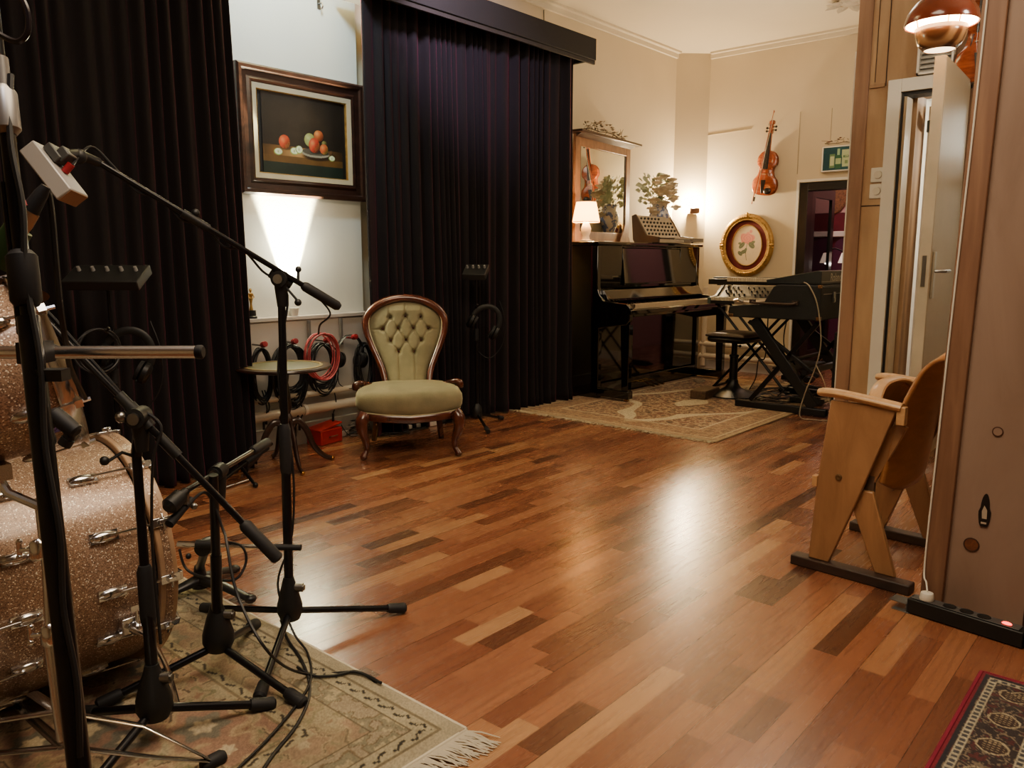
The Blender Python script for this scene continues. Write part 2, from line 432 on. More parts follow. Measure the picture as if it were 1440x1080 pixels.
# walls behind camera
m = MB(); m.b2((-2.7, -3, 0), (-2.5, 5, CZ)); struct(m.build('wall_back', wall_paint))
m = MB(); m.b2((-2.5, -3.2, 0), (8.1, -3, CZ)); struct(m.build('wall_right', wall_paint))
# near timber partition: plane X=2.95, free end at Y=.655
def lean(m, y0=.4):
    for v in m.bm.verts:
        if v.co.y > y0: v.co.y -= .0185 * v.co.z
    return m
m = MB(); m.b2((2.952, -3, 0), (3.03, .60, CZ)); lean(m); pt = struct(m.build('wall_partition', ply_brown))
m = MB(); m.b2((2.935, .585, 0), (3.045, .657, CZ)); lean(m); struct(m.build('trim_7', pine_red, bevel=.004))
m = MB(); m.b2((2.946, .345, 0), (2.951, .349, CZ)); struct(m.build('trim_8', dark_walnut))
knot = WOOD('knot', '4a2816', '7a4a2a', .5, (20, 20, 20))
def knotdisc(y, z, r, mt, nm, ring=None):
    g = MB(); g.lathe([(r, 0), (r * .96, .003), (0, .003)], (2.9515, y, z), (-1, 0, 0), 24, True)
    o = g.build(nm, mt, None); o.parent = pt
    if ring:
        g = MB(); g.loop([(2.950, y + r * 1.05 * math.cos(a), z + r * 1.05 * math.sin(a)) for a in [2 * PI * k / 28 for k in range(28)]], .0022, 6); k = g.build('knot_ring', ring, o)
knotdisc(.471, .647, .0135, ply_brown, 'plug', M('ring_dark', '4c2f1e', .7))
knotdisc(.516, .252, .021, knot, 'knot', M('ring_dark2', '3a2012', .7))
knotdisc(.628, .53, .007, M('knot_black', '1c0e08', .6), 'knot')
# keyhole-like dark slot
m = MB(); ol = [(.486 + .018 * math.sin(a) * (1 if math.cos(a) < .2 else .75), .373 + .062 * math.cos(a)) for a in [2 * PI * k / 28 for k in range(28)]]
m.prism([(a, max(b, .322)) for a, b in ol], 2.9475, 2.9525, 'YZ'); sl = m.build('cable_slot', M('slot_black', '140b08', .5), None); sl.parent = pt
m = MB(); m.prism([(.486 - .008, .35), (.486 + .006, .35), (.486 + .008, .375), (.486 + .002, .395), (.486 - .007, .38)], 2.946, 2.948, 'YZ'); m.box((2.947, .486, .335), (.003, .016, .006)); sk = m.build('slot_tape', M('tape', 'a89a88', .6), None); sk.parent = sl

# plywood wall with the control-room doors, plane X=XD
op1 = (1.17, 1.50, 2.18); op2 = (.72, 1.03, 2.18)
m = MB()
m.b2((XD, 1.50, 0), (XD + .12, 1.70, CZ)); m.b2((XD, 1.115, 2.18), (XD + .12, 1.17, CZ)); m.b2((XD, -3, 0), (XD + .12, .72, CZ))
m.b2((XD, 1.17, 2.18), (XD + .12, 1.5, CZ)); m.b2((XD, .72, 2.18), (XD + .12, 1.115, CZ)); m.b2((XD, 1.17, 0), (XD + .12, 1.5, .08)); m.b2((XD, .72, 0), (XD + .12, 1.115, .08))
struct(m.build('wall_plywood', pine))
m = MB(); m.b2((XD - .012, 1.70, 0), (XD + .12, 1.785, CZ)); struct(m.build('trim_9', pine_red, bevel=.004))
m = MB()   # plywood panel joints
m.b2((XD - .004, 1.53, 1.528), (XD - .001, 1.70, 1.534)); m.b2((XD - .004, 1.60, 2.24), (XD - .001, 1.605, CZ)); m.b2((XD - .004, 1.665, 2.27), (XD - .001, 1.668, CZ)); m.b2((XD - .004, 1.31, 2.25), (XD - .001, 1.315, CZ))
struct(m.build('trim_10', dark_walnut))
m = MB(); m.b2((XD - .02, 1.605, 2.235), (XD - .001, 1.69, 2.255)); struct(m.build('trim_11', pine))
beige = M('door_beige', 'ad9c7c', .5, 0, .03)
brown_edge = M('door_brown', '6d5138', .55, 0, .1)
m = MB(); m.b2((XD - .01, 1.1155, 0), (XD + .12, 1.1695, 2.179)); struct(m.build('trim_17', brown_edge, bevel=.003))
# white frame of the left opening
m = MB(); m.b2((XD - .05, 1.50, 0), (XD - .001, 1.575, 2.26)); m.b2((XD - .05, 1.12, 2.185), (XD - .001, 1.4995, 2.26)); struct(m.build('trim_12', white_paint, bevel=.003))
m = MB(); m.b2((XD - .03, 1.487, .08), (XD + .1, 1.499, 2.18)); m.b2((XD - .03, 1.13, 2.165), (XD + .1, 1.486, 2.178)); struct(m.build('trim_13', black_plastic))
m = MB(); m.b2((XD - .02, 1.470, .08), (XD + .1, 1.486, 2.16)); struct(m.build('trim_14', beige))
# reveal lining, inner frame, hinges
m = MB(); m.b2((XD + .125, 1.45, .0), (XD + .32, 1.55, 2.3)); m.b2((XD + .125, .6, 2.19), (XD + .32, 1.449, 2.3)); struct(m.build('trim_15', pine))
d1 = MB(); d1.b2((XD + .35, 1.395, 0), (XD + .41, 1.44, 2.15)); d1.b2((XD + .35, .6, 2.10), (XD + .41, 1.394, 2.15)); d1.b2((XD + .35, 1.30, 0), (XD + .41, 1.335, 2.1)); door1 = struct(d1.build('door_1', white_paint, bevel=.003))
m = MB(); m.b2((XD + .365, 1.336, 0), (XD + .405, 1.394, 2.1)); o = m.build('jamb_strip', M('jamb_grey', '8a7c6c', .6), door1)
for z in (.95, 1.5, 1.75):
    m = MB(); m.b2((XD + .34, 1.345, z - .05), (XD + .364, 1.385, z + .05)); m.cyl((XD + .337, 1.365, z - .055), (XD + .337, 1.365, z + .055), .009); m.build('hinge', steel, door1)
m = MB(); m.b2((XD + .25, 1.32, 1.98), (XD + .29, 1.42, 2.05)); struct(m.build('trim_16', M('closer_green', '30382e', .5)))
# control room beyond
m = MB(); m.b2((XD + 1.9, -1, 0), (XD + 2.0, 1.84, 2.5)); m.b2((XD + .13, 1.76, 0), (XD + 1.9, 1.84, 2.5)); m.b2((XD + .13, -1, 2.4), (XD + 1.9, 1.75, 2.5)); struct(m.build('wall_control_room', white_paint))
d2 = MB(); d2.b2((XD + .02, 1.095, .08), (XD + .07, 1.113, 2.17)); d2.b2((XD + .02, .72, .08), (XD + .07, .76, 2.17)); d2.b2((XD + .02, .761, 2.1), (XD + .07, 1.094, 2.17)); d2.b2((XD + .02, .761, .08), (XD + .07, 1.094, .2)); d2.b2((XD + .02, .761, 1.62), (XD + .07, 1.094, 1.68))
w1 = struct(d2.build('window_1', brown_edge, bevel=.003))
m = MB(); m.b2((XD + .04, .76, .2), (XD + .048, 1.096, 2.1)); m.build('pane', glass, w1)
# open leaf of the studio door, hinged on the right jamb, swung towards the room
lf = thing('door_leaf', None, None, (XD - .05, 1.13, 0), R(3)); del_keys = lf; lf['kind'] = 'structure'; lf.name = 'door_2'
m = MB(); m.b2((-.71, 0, .1), (0, .055, 2.2)); m.build('panel', beige, lf, bevel=.004)
m = MB(); m.b2((-.722, .002, .1), (-.711, .053, 2.2)); m.build('edge_strip', M('edge_beige', 'b9ad94', .5), lf)
m = MB(); m.b2((-.68, -.012, 1.0), (-.63, -.001, 1.24)); hp = m.build('handle_plate', M('plate', 'aaa08a', .35, .4), lf, bevel=.003)
m = MB(); m.tube([(-.655, -.012, 1.14), (-.655, -.05, 1.14), (-.65, -.06, 1.14), (-.54, -.06, 1.14)], .009, 10); m.build('handle', steel, hp)
m = MB(); m.b2((-.725, .018, 1.06), (-.7225, .038, 1.22)); m.box((-.727, .028, 1.17), (.006, .014, .03)); m.build('lock_plate', steel, lf)

# far room behind the doorway
pink = M('pink_wall', 'c79a94', .8, 0, .03); maroon = M('maroon_wall', '5a0f1e', .5, 0, .15, 10)
m = MB(); m.b2((10.4, 1.0, 1.78), (10.5, 5, 2.9)); m.b2((8.3, 4.4, 0), (10.39, 4.5, 2.9)); m.b2((8.26, 1.9, 0), (10.39, 2.0, 2.9)); m.b2((8.26, 1.9, 2.85), (10.4, 4.5, 2.95)); struct(m.build('wall_pink_room', pink))
m = MB(); m.b2((10.38, 2.01, 0), (10.5, 4.39, 1.775)); struct(m.build('wall_maroon_dado', maroon))
# door 3: black frame and half-open glazed leaf
m = MB(); m.b2((XF + .0, 3.12, 0), (XF + .14, 3.205, 1.955)); m.b2((XF + .0, 2.575, 1.88), (XF + .14, 3.119, 1.955)); d3 = struct(m.build('door_3', M('black_door', '16110d', .35), bevel=.003))
th = R(-62)
lr = MB(); 
def DL(u, v, z): return (XF + .16 + u, 3.15 + .03 * u + v, z)
rotl = Matrix.Rotation(.03, 3, 'Z')
for u0, u1, z0, z1 in ((0, .09, 0, 1.93), (.61, .70, 0, 1.93), (.09, .61, 1.83, 1.93), (.09, .61, 0, .25)):
    c = DL((u0 + u1) / 2, 0, (z0 + z1) / 2); lr.box(c, (u1 - u0, .04, z1 - z0), rotl)
leaf3 = lr.build('leaf', M('black_door2', '120e0c', .3), d3)
lr = MB(); lr.box(DL(.35, 0, 1.04), (.52, .008, 1.58), rotl); lr.build('pane', M('dark_glass', '0a0a0a', .04, 0, 0, coat=.5), d3)
lr = MB(); c = Vector(DL(.64, -.03, 1.02)); lr.tube([c, c + Vector((-.03, -.05, 0)), c + Vector((-.08, -.06, 0))], .008); lr.build('handle', steel, d3)
# arch / fireplace surround in far room
fp = thing('fireplace_surround', 'white arched fireplace surround seen through the black doorway', 'fireplace', (10.36, 3.28, 0))
m = MB()
m.b2((-.05, .36, 0), (-.0, .44, 1.48)); m.b2((-.05, -.82, 1.48), (0, .44, 1.55)); m.b2((-.05, -.82, 0), (0, -.74, 1.48)); m.build('surround', white_paint, fp, bevel=.01)
m = MB(); m.prism([(-.73, 0), (.34, 0), (.34, 1.33), (.31, 1.42), (.24, 1.47), (-.63, 1.47), (-.7, 1.42), (-.73, 1.33)], -.03, -.012, 'YZ'); m.build('arched_opening', M('purple', '4a1636', .6), fp)
bk = thing('woven_tray', 'round brown woven tray hung on the pink wall through the doorway', 'wall decoration', (10.38, 3.69, 1.95))
m = MB(); m.lathe([(.18, 0), (.185, .02), (.17, .03), (.12, .022), (.06, .028), (0, .022)], (0, 0, 0), (-1, 0, 0), 32, True, 1, 1.2); m.build('tray', M('wicker', '6e4a2a', .7, 0, .5, 40, .5, 60), bk)

# ================================================================ CURTAINS
def curtain(name, label, x0, x1, z0, z1, y, seed, fold=.075, gather=0, lean=0, back=0):
    rg = np.random.RandomState(seed); nf = max(4, int((x1 - x0) / fold)); NU = nf * 10 + 1; NV = 46
    fw = np.interp(np.linspace(0, 1, NU), np.linspace(0, 1, nf), rg.uniform(.35, 2.1, nf)); ph = np.cumsum(fw * rg.uniform(.85, 1.15, NU)); ph = ph / ph[-1] * nf * 2 * PI
    amp = np.interp(np.linspace(0, 1, NU), np.linspace(0, 1, nf), rg.uniform(.25, 1.5, nf))
    ph2 = rg.uniform(0, 6, 5)
    t = thing(name, label, 'curtain', (x0, y, 0))
    def fn(u, v):
        i = int(round(u * (NU - 1))); z = z0 + (z1 - z0) * v
        vv = 1 - v
        A = .022 + .022 * vv
        sway = .03 * vv * math.sin(u * 9 + ph2[0] + vv * 1.6) + .012 * math.sin(u * 23 + vv * 3 + ph2[1]) * vv
        p = ph[i] + .5 * math.sin(vv * 2.2 + u * 13 + ph2[2]) * vv
        yy = -A * amp[i] * (math.sin(p) + .25 * math.sin(2 * p + 1)) - .012 * math.sin(p * .37 + ph2[3]) * vv
        if v < .04: yy *= 1.15
        return ((x1 - x0) * u + sway * .7 + lean * vv * (u ** 3), yy - .02 * vv + back * (1 - u), z)
    m = MB(); m.grid(fn, NU, NV); m.build('drape', curtain_velvet, t, solid=.004, ang=180)
    m = MB(); m.tube([(0, back, z1 + .012), (x1 - x0, .0, z1 + .012)], .012, 8); m.build('curtain_track', black_metal, t)
    return t
curtain('velvet_curtain', 'dark velvet curtain left of the fruit painting, behind the drum kit', .35, 2.40, .012, 3.0, 4.10, 3, lean=.04)
curtain('velvet_curtain', 'dark plum velvet curtain hanging from the black pelmet between painting and piano', 3.395, 5.47, .012, 2.86, 4.10, 11, lean=-.06, back=.13)
pl = thing('curtain_pelmet', 'long black box pelmet above the plum velvet curtain', 'pelmet', (3.36, 4.0, 2.82))
m = MB(); m.b2((0, 0, 0), (2.30, .03, .17)); m.b2((2.27, .031, 0), (2.30, .42, .17)); m.build('fascia', pelmet_mat, pl, bevel=.004)
m = MB(); m.b2((0, .045, .035), (2.265, .41, .06)); m.build('top_board', pelmet_mat, pl)
m = MB(); m.b2((0, .012, -.03), (2.30, .03, -.001)); m.build('lower_lip', M('lip', '2b2520', .7), pl)

# ================================================================ PAINTING
def paint_still(X, Y):
    x = X / .60 + .5; y = Y / .505 + .5            # 0..1 picture coords
    n = noise2(X + 3, Y + 3, 18, 4); n2 = noise2(X + 9, Y + 5, 60, 9)
    C = np.zeros(X.shape + (3,)) + hexc('1e1914')
    glow = np.exp(-(((x - .45) / .4) ** 2 + ((y - .68) / .42) ** 2)); C = mixc(C, hexc('3c342a'), .8 * glow)
    tb = (y < .36); C = mixc(C, hexc('6a4c28'), tb * (.95)); C = mixc(C, hexc('a98654'), tb * np.exp(-(((x - .42) / .22) ** 2 + ((y - .28) / .1) ** 2)) * .8)
    C = mixc(C, hexc('2c2015'), tb * np.clip((x - .72) * 4, 0, 1) * .85); C = mixc(C, hexc('33240f'), tb * np.clip((.25 - x) * 4, 0, 1) * .55)
    C = mixc(C, hexc('5a4322'), (y < .245) * .9); C = mixc(C, hexc('1d2a24'), (y < .16) * .96)
    def ell(cx, cy, rx, ry): return ((x - cx) / rx) ** 2 + ((y - cy) / ry) ** 2
    def soft(e, k=14): return np.clip((1 - e) * k, 0, 1)
    C = mixc(C, hexc('150f0a'), .7 * soft(ell(.66, .265, .2, .05), 2)); 
    C = mixc(C, hexc('8a8878'), soft(ell(.645, .315, .185, .058))); C = mixc(C, hexc('4c4a40'), soft(ell(.645, .328, .17, .045)))
    def apple(cx, cy, rx, ry, base, hi, sh):
        nonlocal C
        e = ell(cx, cy, rx, ry); C = mixc(C, hexc('120c08'), .5 * soft(ell(cx + .02, cy - ry * .8, rx * 1.2, ry * .35), 2)); C = mixc(C, hexc(base), soft(e))
        C = mixc(C, hexc(sh), soft(e) * np.clip(((x - cx) / rx * .7 - (y - cy) / ry * .6) * 1.1, 0, .85)); C = mixc(C, hexc(hi), soft(e) * np.exp(-ell(cx - rx * .35, cy + ry * .35, rx * .5, ry * .5)) * .8)
        C = mixc(C, hexc('9a9a4a'), soft(e) * (n2 > .62) * .3)
    apple(.575, .47, .07, .085, '8f9a5a', 'c8cf96', '3a4020'); apple(.69, .535, .062, .07, 'a8562c', 'd89a5a', '4c2412')
    apple(.76, .44, .035, .045, '5a5a30', '8a8a58', '222010'); apple(.63, .41, .07, .095, 'b03a24', 'e08a5c', '4a1a12')
    apple(.755, .375, .055, .066, 'b0502a', 'd8985a', '3c4a1c'); apple(.26, .41, .068, .085, 'b0401e', 'dc8450', '55260f'); apple(.85, .33, .03, .038, '4a3420', '6a5236', '1c120a')
    for cx, cy, rx, ry in ((.18, .285, .052, .042), (.375, .31, .052, .045), (.435, .335, .045, .05), (.855, .27, .042, .035)):
        e = ell(cx, cy, rx, ry); C = mixc(C, hexc('7f9a4a'), soft(e)); e2 = ell(cx + .004, cy + .004, rx * .86, ry * .84); C = mixc(C, hexc('d3dcb8'), soft(e2)); C = mixc(C, hexc('9fb078'), soft(ell(cx, cy, rx * .18, ry * .4)))
    return C * (.88 + .24 * n)[..., None]
pic = thing('framed_painting', 'framed still life of apples on a plate hung on the lit wall between curtains', 'painting', (3.108, YL - .014, 1.975), rot=(0, 0, 0))
pw, ph_ = .94, .765
pr_can = painted('canvas', VCOL('oil_paint', .45, .05, 200), .60, .505, 190, 160, paint_still, pic)
pr_can.rotation_euler = (PI / 2, 0, 0); pr_can.location = (0, -.02, 0)
def frame_ring(w, h, prof, mt, nm, parent, y0=0):
    """prof: list of (inset, height) from outer to inner"""
    m = MB(); rings = []
    for ins, ht in prof:
        a, b = w / 2 - ins, h / 2 - ins
        rings.append([m.bm.verts.new((sx * a, y0 - ht, sz * b)) for sx, sz in ((-1, -1), (1, -1), (1, 1), (-1, 1))])
    for i in range(len(prof) - 1):
        for k in range(4): m.bm.faces.new((rings[i][k], rings[i][(k + 1) % 4], rings[i + 1][(k + 1) % 4], rings[i + 1][k]))
    return m.build(nm, mt, parent, ang=20)
frame_ring(pw, ph_, [(0, 0), (0, .045), (.012, .055), (.03, .052), (.04, .04), (.07, .034), (.085, .044), (.1, .04), (.103, .02)], dark_walnut, 'outer_frame', pic)
frame_ring(pw - .206, ph_ - .206, [(-.002, .018), (0, .038), (.03, .032), (.034, .026)], M('linen_slip', 'b0a488', .6, .1, .06), 'inner_slip', pic)
frame_ring(pw - .27, ph_ - .27, [(0, .032), (.004, .03), (.006, .015)], gold, 'gilt_edge', pic)
m = MB(); m.b2((-.34, -.015, -.29), (.34, -.001, .29)); m.build('backing', black_plastic, pic)
# uplight below the painting
ul = thing('wall_uplight', 'small uplight on the ledge throwing a bright pool under the fruit painting', 'wall light', (wy(413, 440, YL - .05).x, YL - .012, .842))
m = MB(); m.lathe([(.0, 0), (.022, 0), (.032, .05), (.028, .052), (.02, .01), (0, .01)], (0, -.045, 0), (0, 0, 1), 20, False); m.build('shade', white_plastic, ul)
m = MB(); m.b2((-.02, -.02, .0), (.02, .015, .03)); m.build('bracket', white_plastic, ul)
m = MB(); m.ball((0, -.045, .02), .010, 10); m.build('bulb', M('uplight_bulb', 'ffffff', .5, emit='fff2b0', es=4), ul)

# ================================================================ ledge: figurine, brackets, pipes
fg = thing('award_figurine', 'little gold figurine on a black base standing on the ledge', 'figurine', tuple(wy(354, 448, YL - .05))[:2] + (.84,))
m = MB(); m.lathe([(.034, 0), (.034, .012), (.028, .016), (.028, .05), (.0, .05)], (0, 0, 0), (0, 0, 1), 20); m.build('base', black_plastic, fg)
m = MB(); m.lathe([(.012, .05), (.013, .054), (.009, .075), (.007, .09), (.009, .105), (.013, .12), (.011, .13), (.013, .14), (.018, .15), (.016, .155), (.005, .158), (.005, .163), (.009, .168), (.0095, .176), (.006, .184), (0, .186)], (0, 0, 0), (0, 0, 1), 16, False, 1, .7)
m.tube([(-.014, 0, .15), (-.018, -.008, .13), (-.004, -.014, .122)], [.004, .0038, .003], 6); m.tube([(.014, 0, .15), (.018, -.008, .13), (.004, -.014, .122)], [.004, .0038, .003], 6); m.build('figure', gold, fg)
bracket0 = None
for i, px_ in enumerate((434, 479)):
    q = wy(px_, 458, YL - .088)
    b = thing('wall_bracket', ('grey metal bracket above the red cable coil', 'grey metal bracket above the hanging headphones')[i], 'bracket', (q.x, YL - .086, .74), group=None)
    m = MB(); m.b2((-.011, -.012, -.11), (.011, 0, .07)); m.b2((-.007, -.016, -.10), (-.003, -.0121, .06)); m.b2((.003, -.016, -.10), (.007, -.0121, .06)); m.build('channel', M('bracket_grey', '7d7872', .5, .3), b)
pipe_mat = M('pipe_white', 'cbbfa8', .4, 0, .05)
for i, (z, r) in enumerate(((.335, .019), (.235, .032))):
    p = thing('heating_pipe', ('thin upper white heating pipe under the ledge', 'thick lower white heating pipe under the ledge')[i], 'pipe', (1.9, YL - .15, z))
    m = MB(); m.cyl((0, 0, 0), (1.95, 0, 0), r, seg=18); m.build('pipe', pipe_mat, p)
    for k in range(3):
        m = MB(); m.lathe([(r + .001, -.012), (r + .005, -.012), (r + .005, .012), (r + .001, .012)], (.55 + .5 * k, 0, 0), (1, 0, 0), 16, False); m.box((.55 + .5 * k, .04, 0), (.012, .05, .012)); m.build('clip', white_plastic, p)
m = MB(); m.b2((1.9, YL - .11, .0), (3.62, YL - .072, .14)); struct(m.build('baseboard_left', M('base_grey', '8d887f', .6), bevel=.003))
m = MB(); m.b2((3.75, YL - .02, .0), (XF - .26, YL - .001, .1)); struct(m.build('baseboard_corner', white_paint))
m = MB(); m.b2((XF - .02, 3.24, .0), (XF - .001, YL - .27, .1)); m.b2((XF - .02, -3, .0), (XF - .001, 2.56, .1)); struct(m.build('baseboard_far', white_paint))
# pipe in the corner beside the piano
cp = thing('heating_pipe', 'pale heating pipes at floor level right of the piano', 'pipe', (XF - .08, 2.2, .28))
m = MB(); m.cyl((0, 1.05, 0), (0, 2.0, 0), .03); m.cyl((0, 1.05, -.13), (0, 2.0, -.13), .03); m.tube([(0, 1.96, .62), (0, 1.96, -.24)], .028); m.build('pipe', pipe_mat, cp)

def coil_obj(name, label, cat, px_, py_, rx, ry, n, mt, r=.0042, group=None, tails=2, hook=True, jit=.16, Y=YL - .16):
    c = wy(px_, py_, Y); t = thing(name, label, cat, tuple(c), group=group)
    pts = []
    for k in range(n):
        ax, az = rx * (1 - jit * random.random()), ry * (1 - jit * random.random()); ox, oz, oy = random.uniform(-.012, .012), random.uniform(-.02, .0), random.uniform(-.035, .035)
        for a in range(14):
            an = PI / 2 + 2 * PI * a / 14
            pts.append((ox + ax * math.cos(an), oy + .008 * math.sin(an * 2 + k), ry - az + oz + az * math.sin(an)))
    m = MB(); m.tube(spline(pts, 3), r, 6); m.build('coil', mt, t)
    for k in range(tails):
        x = random.uniform(-rx * .7, rx * .7); L = random.uniform(.05, .16)
        m = MB(); m.tube(spline([(x, .02, -ry * .6), (x + .01, -.01, -ry - L * .4), (x - .01, 0, -ry - L)], 4), r, 6); m.cyl((x - .01, 0, -ry - L), (x - .012, 0, -ry - L - .06), .008, seg=10); m.build('cable_end', black_plastic, t)
    if hook:
        m = MB(); m.tube([(0, .07, ry + .012), (0, -.05, ry + .012), (0, -.06, ry + .02)], .006, 8); hk = m.build('hook', steel, t)
        m = MB(); m.lathe([(.0, -.02), (.017, -.016), (.019, 0), (.017, .02), (0, .022)], (0, -.055, ry + .02), (0, -1, .25), 14, False); m.build('rubber_tip', red_cap, t)
    return t
coil_obj('cable_coil', 'black cable coil on a red-tipped hook at the curtain edge, nearest the figurine', 'cable', 366, 527, .07, .17, 12, cable_black)
coil_obj('cable_coil', 'large black cable coil hung on a red-tipped hook behind the round table', 'cable', 409, 528, .125, .20, 26, cable_black, jit=.35, tails=3)
coil_obj('cable_coil', 'black cable coil on a red-tipped hook behind the red cable loops', 'cable', 454, 518, .115, .17, 22, cable_black, jit=.3, tails=1)
coil_obj('red_cable_coil', 'coiled thin red cable looped over the black coil beside the chair', 'cable', 452, 500, .12, .155, 6, M('cable_red', 'a04044', .45), r=.0045, tails=0, hook=False, jit=.1, Y=YL - .27)
def headphones(t, s=1.0, mt=black_plastic, rot=0):
    rr = Matrix.Rotation(rot, 3, 'Y')
    pts = [rr @ Vector((.085 * s * math.sin(a), 0, .10 * s * math.cos(a))) for a in [R(k) for k in range(-105, 106, 10)]]
    m = MB(); m.tube(pts, .009 * s, 8, True, (.5, 1.7)); m.build('headband', mt, t)
    for sg in (-1, 1):
        c = rr @ Vector((sg * .08 * s, 0, -.035 * s)); ax = rr @ Vector((sg, 0, 0))
        m = MB(); m.lathe([(.0, -.012 * s), (.03 * s, -.012 * s), (.042 * s, -.004 * s), (.042 * s, .012 * s), (.03 * s, .022 * s), (0, .024 * s)], c, ax, 20, False, 1, 1.15); cu = m.build('ear_cup', mt, t)
        m = MB(); m.lathe([(.018 * s, -.012 * s), (.026 * s, -.026 * s), (.038 * s, -.026 * s), (.041 * s, -.012 * s)], c, ax, 20, False, 1, 1.15); m.build('cushion', dark_rubber, cu)
c = wy(492, 497, YL - .17); t = thing('headphones', 'black headphones on a red-tipped wall hook left of the chair back', 'headphones', tuple(c)); headphones(t, 1.25, rot=.1)
m = MB(); m.tube(spline([(-.1, 0, -.09), (-.08, .02, -.2), (0, .0, -.24), (.05, 0, -.2)], 6), .003, 6); m.build('cable', cable_black, t)
m = MB(); m.tube([(0, .08, .105), (0, -.05, .105)], .006, 8); m.lathe([(0, -.02), (.017, -.016), (.019, 0), (.017, .02), (0, .022)], (0, -.055, .115), (0, -1, .25), 14, False)
m.build('hook', red_cap, t)
coil_obj('cable_coil', 'black cable coil hanging close to the left edge of the chair back', 'cable', 514, 515, .075, .17, 14, cable_black, tails=1, hook=False)

# red box, power strips, floor cable tangles
rb = thing('red_box', 'red metal box on the floor behind the round table', 'box', tuple(wz(457, 622)), R(8))
m = MB(); m.b2((-.095, -.07, 0), (.095, .07, .10)); m.build('body', red_paint, rb, bevel=.008)
m = MB(); m.box((.0, .01, .112), (.2, .15, .012), Matrix.Rotation(R(-9), 3, 'Y')); m.build('lid', red_paint, rb, bevel=.003)
m = MB(); m.tube([(-.03, -.075, .05), (-.03, -.09, .055), (.03, -.09, .055), (.03, -.075, .05)], .004, 6); m.build('clasp', steel, rb)
def power_strip_white(x, y, rz, label):
    t = thing('white_power_strip', label, 'power strip', tuple(wz(x, y)), rz)
    m = MB(); m.b2((-.16, -.028, 0), (.16, .028, .038)); m.build('housing', white_plastic, t, bevel=.006)
    for k in range(4):
        m = MB(); m.lathe([(.021, 0), (.021, .002), (.017, .002), (.016, .0005), (0, .0005)], (-.115 + .065 * k, 0, .038), (0, 0, 1), 18, False); m.build('socket', M('socket_grey%d' % k, '8f8a80', .5) if k == 0 and 'sock' not in MATS else MATS['sock'], t)  # sockets in one plain grey, darker than the housing
        MATS['sock'] = t.children[-1].data.materials[0]
    return t
power_strip_white(598, 600, R(-8), 'white power strip on the floor behind the chair legs')
power_strip_white(490, 610, R(15), 'white power strip among cables left of the chair')
def tangle(name, label, cx, cy, rx, ry, n, mt, r=.003, h=.05, ends=0):
    t = thing(name, label, 'cables', (cx, cy, 0))
    m = MB()
    for k in range(n):
        a0 = random.random() * 6; pts = []
        c0 = (random.uniform(-.4, .4) * rx, random.uniform(-.4, .4) * ry)
        for j in range(9):
            a = a0 + j * 1.1; q = random.uniform(.35, .75)
            pts.append((c0[0] + q * rx * math.cos(a), c0[1] + q * ry * math.sin(a), r + .001 + random.random() * h * (1 if 1 < j < 7 else .1)))
        m.tube(spline(pts, 5), r, 5)
    m.build('cables', mt, t); t['kind'] = 'stuff'; return t
q = wz(497, 608); tangle('cable_tangle', 'tangle of thin black and pale cables between red box and chair', q.x, q.y, .17, .12, 10, cable_black, .003, .10)
tangle('white_cable_tangle', 'pale thin cables tangled on the floor left of the chair', q.x - .02, q.y - .03, .15, .1, 6, M('cable_white', 'b8b0a0', .5), .0028, .08)
q = wz(590, 612); tangle('cable_tangle', 'loose black cables lying behind the chair legs', q.x + .05, q.y + .15, .3, .12, 4, cable_black, .003, .02)

# ================================================================ ARMCHAIR
CHZ = R(-39.3)
ch = thing('nursing_chair', 'low spoon-back chair with carved mahogany frame and tufted green velvet', 'chair', (3.315, 3.78, 0), CHZ)
ch.location.x += .02; ch.location.y -= .012
def seat_out(u):   # outline angle -> (x,y) of the seat, front is -y
    a = 2 * PI * u; c, s_ = math.cos(a), math.sin(a); e = .34
    x = math.copysign(abs(c) ** e, c); y = math.copysign(abs(s_) ** e, s_)
    w = .325 if y < 0 else .325 - .075 * y
    return x * w, y * .25 - (.018 * math.cos(x * PI / 1.15) if y < 0 else 0)
m = MB(); NS = 64
rings = []
prof = [(.94, .275), (.985, .285), (1.01, .31), (1.02, .34), (1.01, .37), (.965, .395), (.88, .41), (.7, .42), (.4, .426), (.12, .428)]
for sc_, z in prof:
    rings.append([m.bm.verts.new((seat_out(k / NS)[0] * sc_, seat_out(k / NS)[1] * sc_, z - .012 * math.cos(seat_out(k / NS)[0] * 8) * (z < .30))) for k in range(NS)])
for i in range(len(prof) - 1):
    for k in range(NS): m.bm.faces.new((rings[i][k], rings[i][(k + 1) % NS], rings[i + 1][(k + 1) % NS], rings[i + 1][k]))
m.bm.faces.new(rings[-1]); m.build('seat', velvet_green, ch, ang=80)
m = MB(); m.loop([(seat_out(k / NS)[0] * .965, seat_out(k / NS)[1] * .96, .274 - .012 * math.cos(seat_out(k / NS)[0] * 8)) for k in range(NS)], .006, 6); m.build('piping', piping_mat, ch)
m = MB(); pts = [(seat_out(k / NS)[0] * .95, seat_out(k / NS)[1] * .95, .254 - .012 * math.cos(seat_out(k / NS)[0] * 8)) for k in range(NS)]
m.loop(pts, .024, 10, (.6, 1)); m.loop([(x, y, z - .018) for x, y, z in pts], .009, 8); m.build('seat_rail', mahogany, ch)
